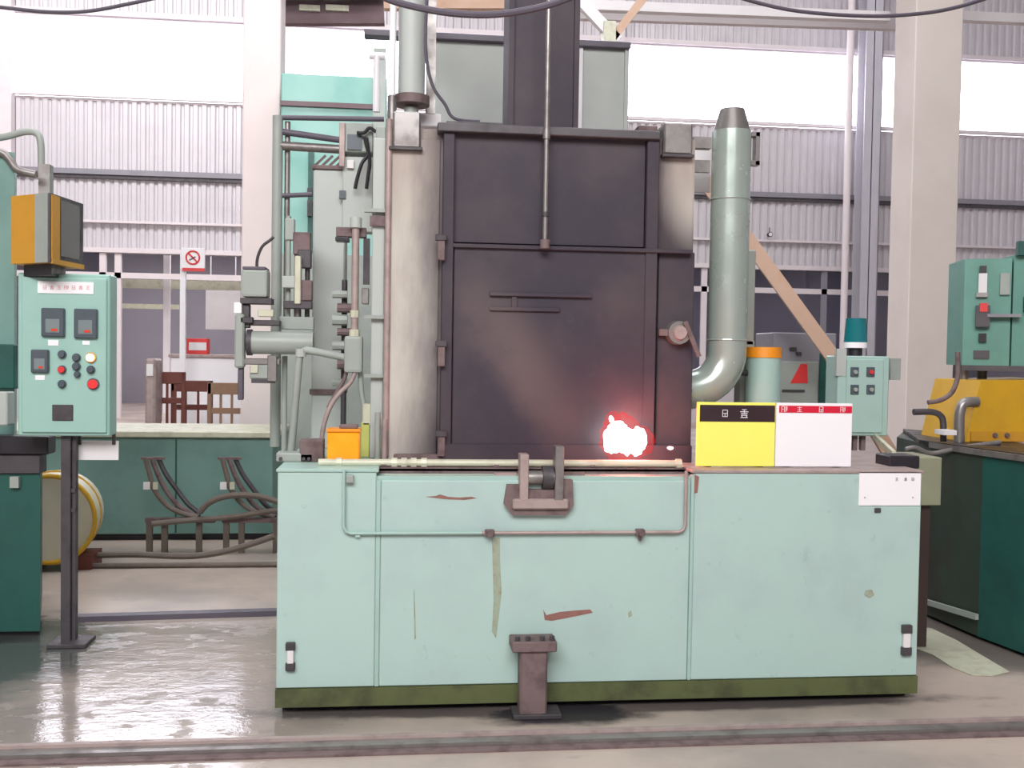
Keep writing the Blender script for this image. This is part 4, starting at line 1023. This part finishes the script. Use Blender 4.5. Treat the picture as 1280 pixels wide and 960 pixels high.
# beige block between base and tank
t = thing('beige_block', (at(1163, 632, YB + .9).x, YB + 1.0, 0), 'pale olive pedestal between the base and the dark tank', 'pedestal')
a, b, c, d = rng(1140, 572, 1177, 632, YB + .7)
MB().box(a, b, YB + .7, YB + 1., c, d, .004).build('pedestal_head', paint('dull_olive', (150, 152, 126), .6), t)
MB().box(a + .02, b - .03, YB + .75, YB + .95, 0, c).build('pedestal_leg', paint('dark_brown', (66, 50, 46), .6), t)
# yellow hood
YH = Q2.y + .45
hd = thing('yellow_hood', (at(1250, 550, YH).x, YH + .2, ztk + .02), 'yellow sloped machine hood standing on the dark green tank', 'hood')
zlow = ztk + .02
pz = [(at(1207, 550, YH).x, zlow), (at(1226, 476, YH).x, at(1226, 476, YH).z), (at(1330, 474, YH).x, at(1330, 474, YH).z), (at(1330, 550, YH).x, zlow)]
MB().xz(pz, YH, .5).build('hood_shell', YELLOW, hd)
MB().pb(1214, 540, 1330, 552, YH - .015, .015).build('lower_lip', OCHRE, hd)
for px in (1243, 1258): c = at(px, 544, YH - .015); MB().cyl(c, c + Vector((0, -.015, 0)), .014, n=6).build('bolt', RUST, hd)
# right cabinet
YJ = YH + .1
rc_ = thing('wall_cabinet', (at(1240, 455, YJ).x, YJ + .15, at(1240, 458, YJ).z), 'green electrical cabinet with gauges above the yellow hood', 'cabinet')
A = at(1204, 400, YJ + .12); B_ = at(1263, 400, YJ); C_ = at(1340, 400, YJ - .1)
z0, z1 = at(1240, 457, YJ).z, at(1240, 322, YJ).z
MB().prism([A, B_, B_ + Vector((.1, .35, 0)), A + Vector((.1, .35, 0))], z0, z1).build('cabinet_body', paint('cabinet_green', (104, 156, 142), .45, dirt=.3), rc_)
MB().prism([B_ + Vector((.012, 0, 0)), C_, C_ + Vector((.1, .4, 0)), B_ + Vector((.11, .35, 0))], z0, z1 + .02).build('cabinet_body', bpy.data.materials['cabinet_green'], rc_)
g = MB().face(A, B_, z0, z1, .3, .68, .48, .86, .03).build('gauge', WHITE, rc_); MB().face(A, B_, z0, z1, .32, .86, .46, .93, .03).build('gauge_cap', BLACK, g)
MB().face(A, B_, z0, z1, .26, .64, .5, .68, .03).build('gauge_foot', STEEL, g)
h_ = MB().face(A, B_, z0, z1, .26, .36, .56, .56, .05).build('relay_unit', DSTEEL, rc_); MB().face(A, B_, z0, z1, .34, .5, .5, .58, .055).build('red_knob', RED, h_)
MB().face(A, B_, z0, z1, .5, .45, 1.2, .48, .06).build('conduit', GREY, rc_)
MB().face(A, B_, z0, z1, .34, .22, .5, .3, .025).build('knob', BLACK, rc_)
MB().face(A, B_, z0, z1, .24, .06, .58, .14, .008).build('name_plate', DSTEEL, rc_)
MB().face(A, B_, z0, z1, .76, .66, .96, .86, .02).build('meter', GREYG, rc_)
MB().face(B_, C_, z0, z1, .2, .5, .5, .64, .05).build('switch', BLACK, rc_)
MB().face(B_, C_, z0, z1, .05, 1.02, .4, 1.15, .05).build('top_frame', DTEAL, rc_)
MB().face(A, B_, z0, z1, .0, -.05, 1.3, 0.0, .01).build('bottom_rail', DSTEEL, rc_)
for px, py0, wdt, m in ((1205, 455, 10, STEEL), (1228, 455, 12, DSTEEL)):
    c = at(px, py0, YJ + .2); MB().cyl((c.x, c.y, ztk), (c.x, c.y, c.z + .01), wdt / 2 * 5.9 / FPX, n=14).build('stand_pipe', m, rc_, True)
t = thing('tank_plumbing', (at(1185, 540, YH - .1).x, YH - .1, ztk), 'dark bent pipes and valves on the tank left of the yellow hood', 'pipe')
MB().tube(smoothpath([at(x, y, YH - .05) for x, y in ((1197, 440), (1197, 470), (1190, 490), (1176, 500), (1160, 503))]), .014, 10).build('bent_pipe', RUST, t, True)
MB().tube(smoothpath([at(x, y, YH - .08) for x, y in ((1142, 515), (1165, 515), (1176, 520), (1179, 530), (1179, 552))]), .018, 10).build('bent_pipe', DSTEEL, t, True)
MB().tube(smoothpath([at(x, y, YH - .0) for x, y in ((1222, 502), (1205, 504), (1200, 515), (1199, 530), (1199, 552))]), .03, 10).build('bent_pipe', STEEL, t, True)
MB().tube(smoothpath([at(x, y, YH - .2) for x, y in ((1132, 562), (1145, 560), (1165, 567), (1200, 560), (1250, 553))]), .014, 10).build('rod', STEEL, t, True)
MB().pb(1180, 538, 1196, 544, YH - .2, .1).build('white_valve', WHITE, t)
# sheet on floor
pp_ = [fl(x, y, .004) for x, y in ((1145, 783), (1165, 786), (1195, 800), (1225, 818), (1262, 840), (1240, 845), (1215, 844), (1190, 834), (1165, 818), (1144, 810))]
tag(MB().prism(pp_, .002, .006).build('paper_sheet', CREAM), 'crumpled cream sheet lying on the floor at the foot of the tank', 'sheet')

# ------------------------------------------------------------------ floor rails
def rail(x0, y0, x1, y1, wd, ht, m, lab, nm='floor_rail', parts=True):
    p, q = fl(x0, y0), fl(x1, y1); t = thing(nm, ((p.x + q.x) / 2, (p.y + q.y) / 2, 0), lab, 'rail')
    d = (q - p).normalized(); n = Vector((-d.y, d.x, 0))
    MB().bar(p + Vector((0, 0, ht / 2)), q + Vector((0, 0, ht / 2)), wd, ht).build('rail_base', m, t)
    if parts:
        MB().bar(p + n * wd * .32 + Vector((0, 0, ht + .006)), q + n * wd * .32 + Vector((0, 0, ht + .006)), wd * .3, .012).build('rail_head', PINK, t)
        MB().bar(p - n * wd * .8 + Vector((0, 0, .004)), q - n * wd * .8 + Vector((0, 0, .004)), wd * .55, .008).build('cover_strip', RUST, t)
rail(-60, 948, 1340, 908, .085, .022, STEEL, 'long low rusty floor rail crossing the foreground')
rail(96, 776, 352, 768, .07, .03, HOSEB, 'dark floor duct running from the panel post to the mint base', 'floor_duct', False)
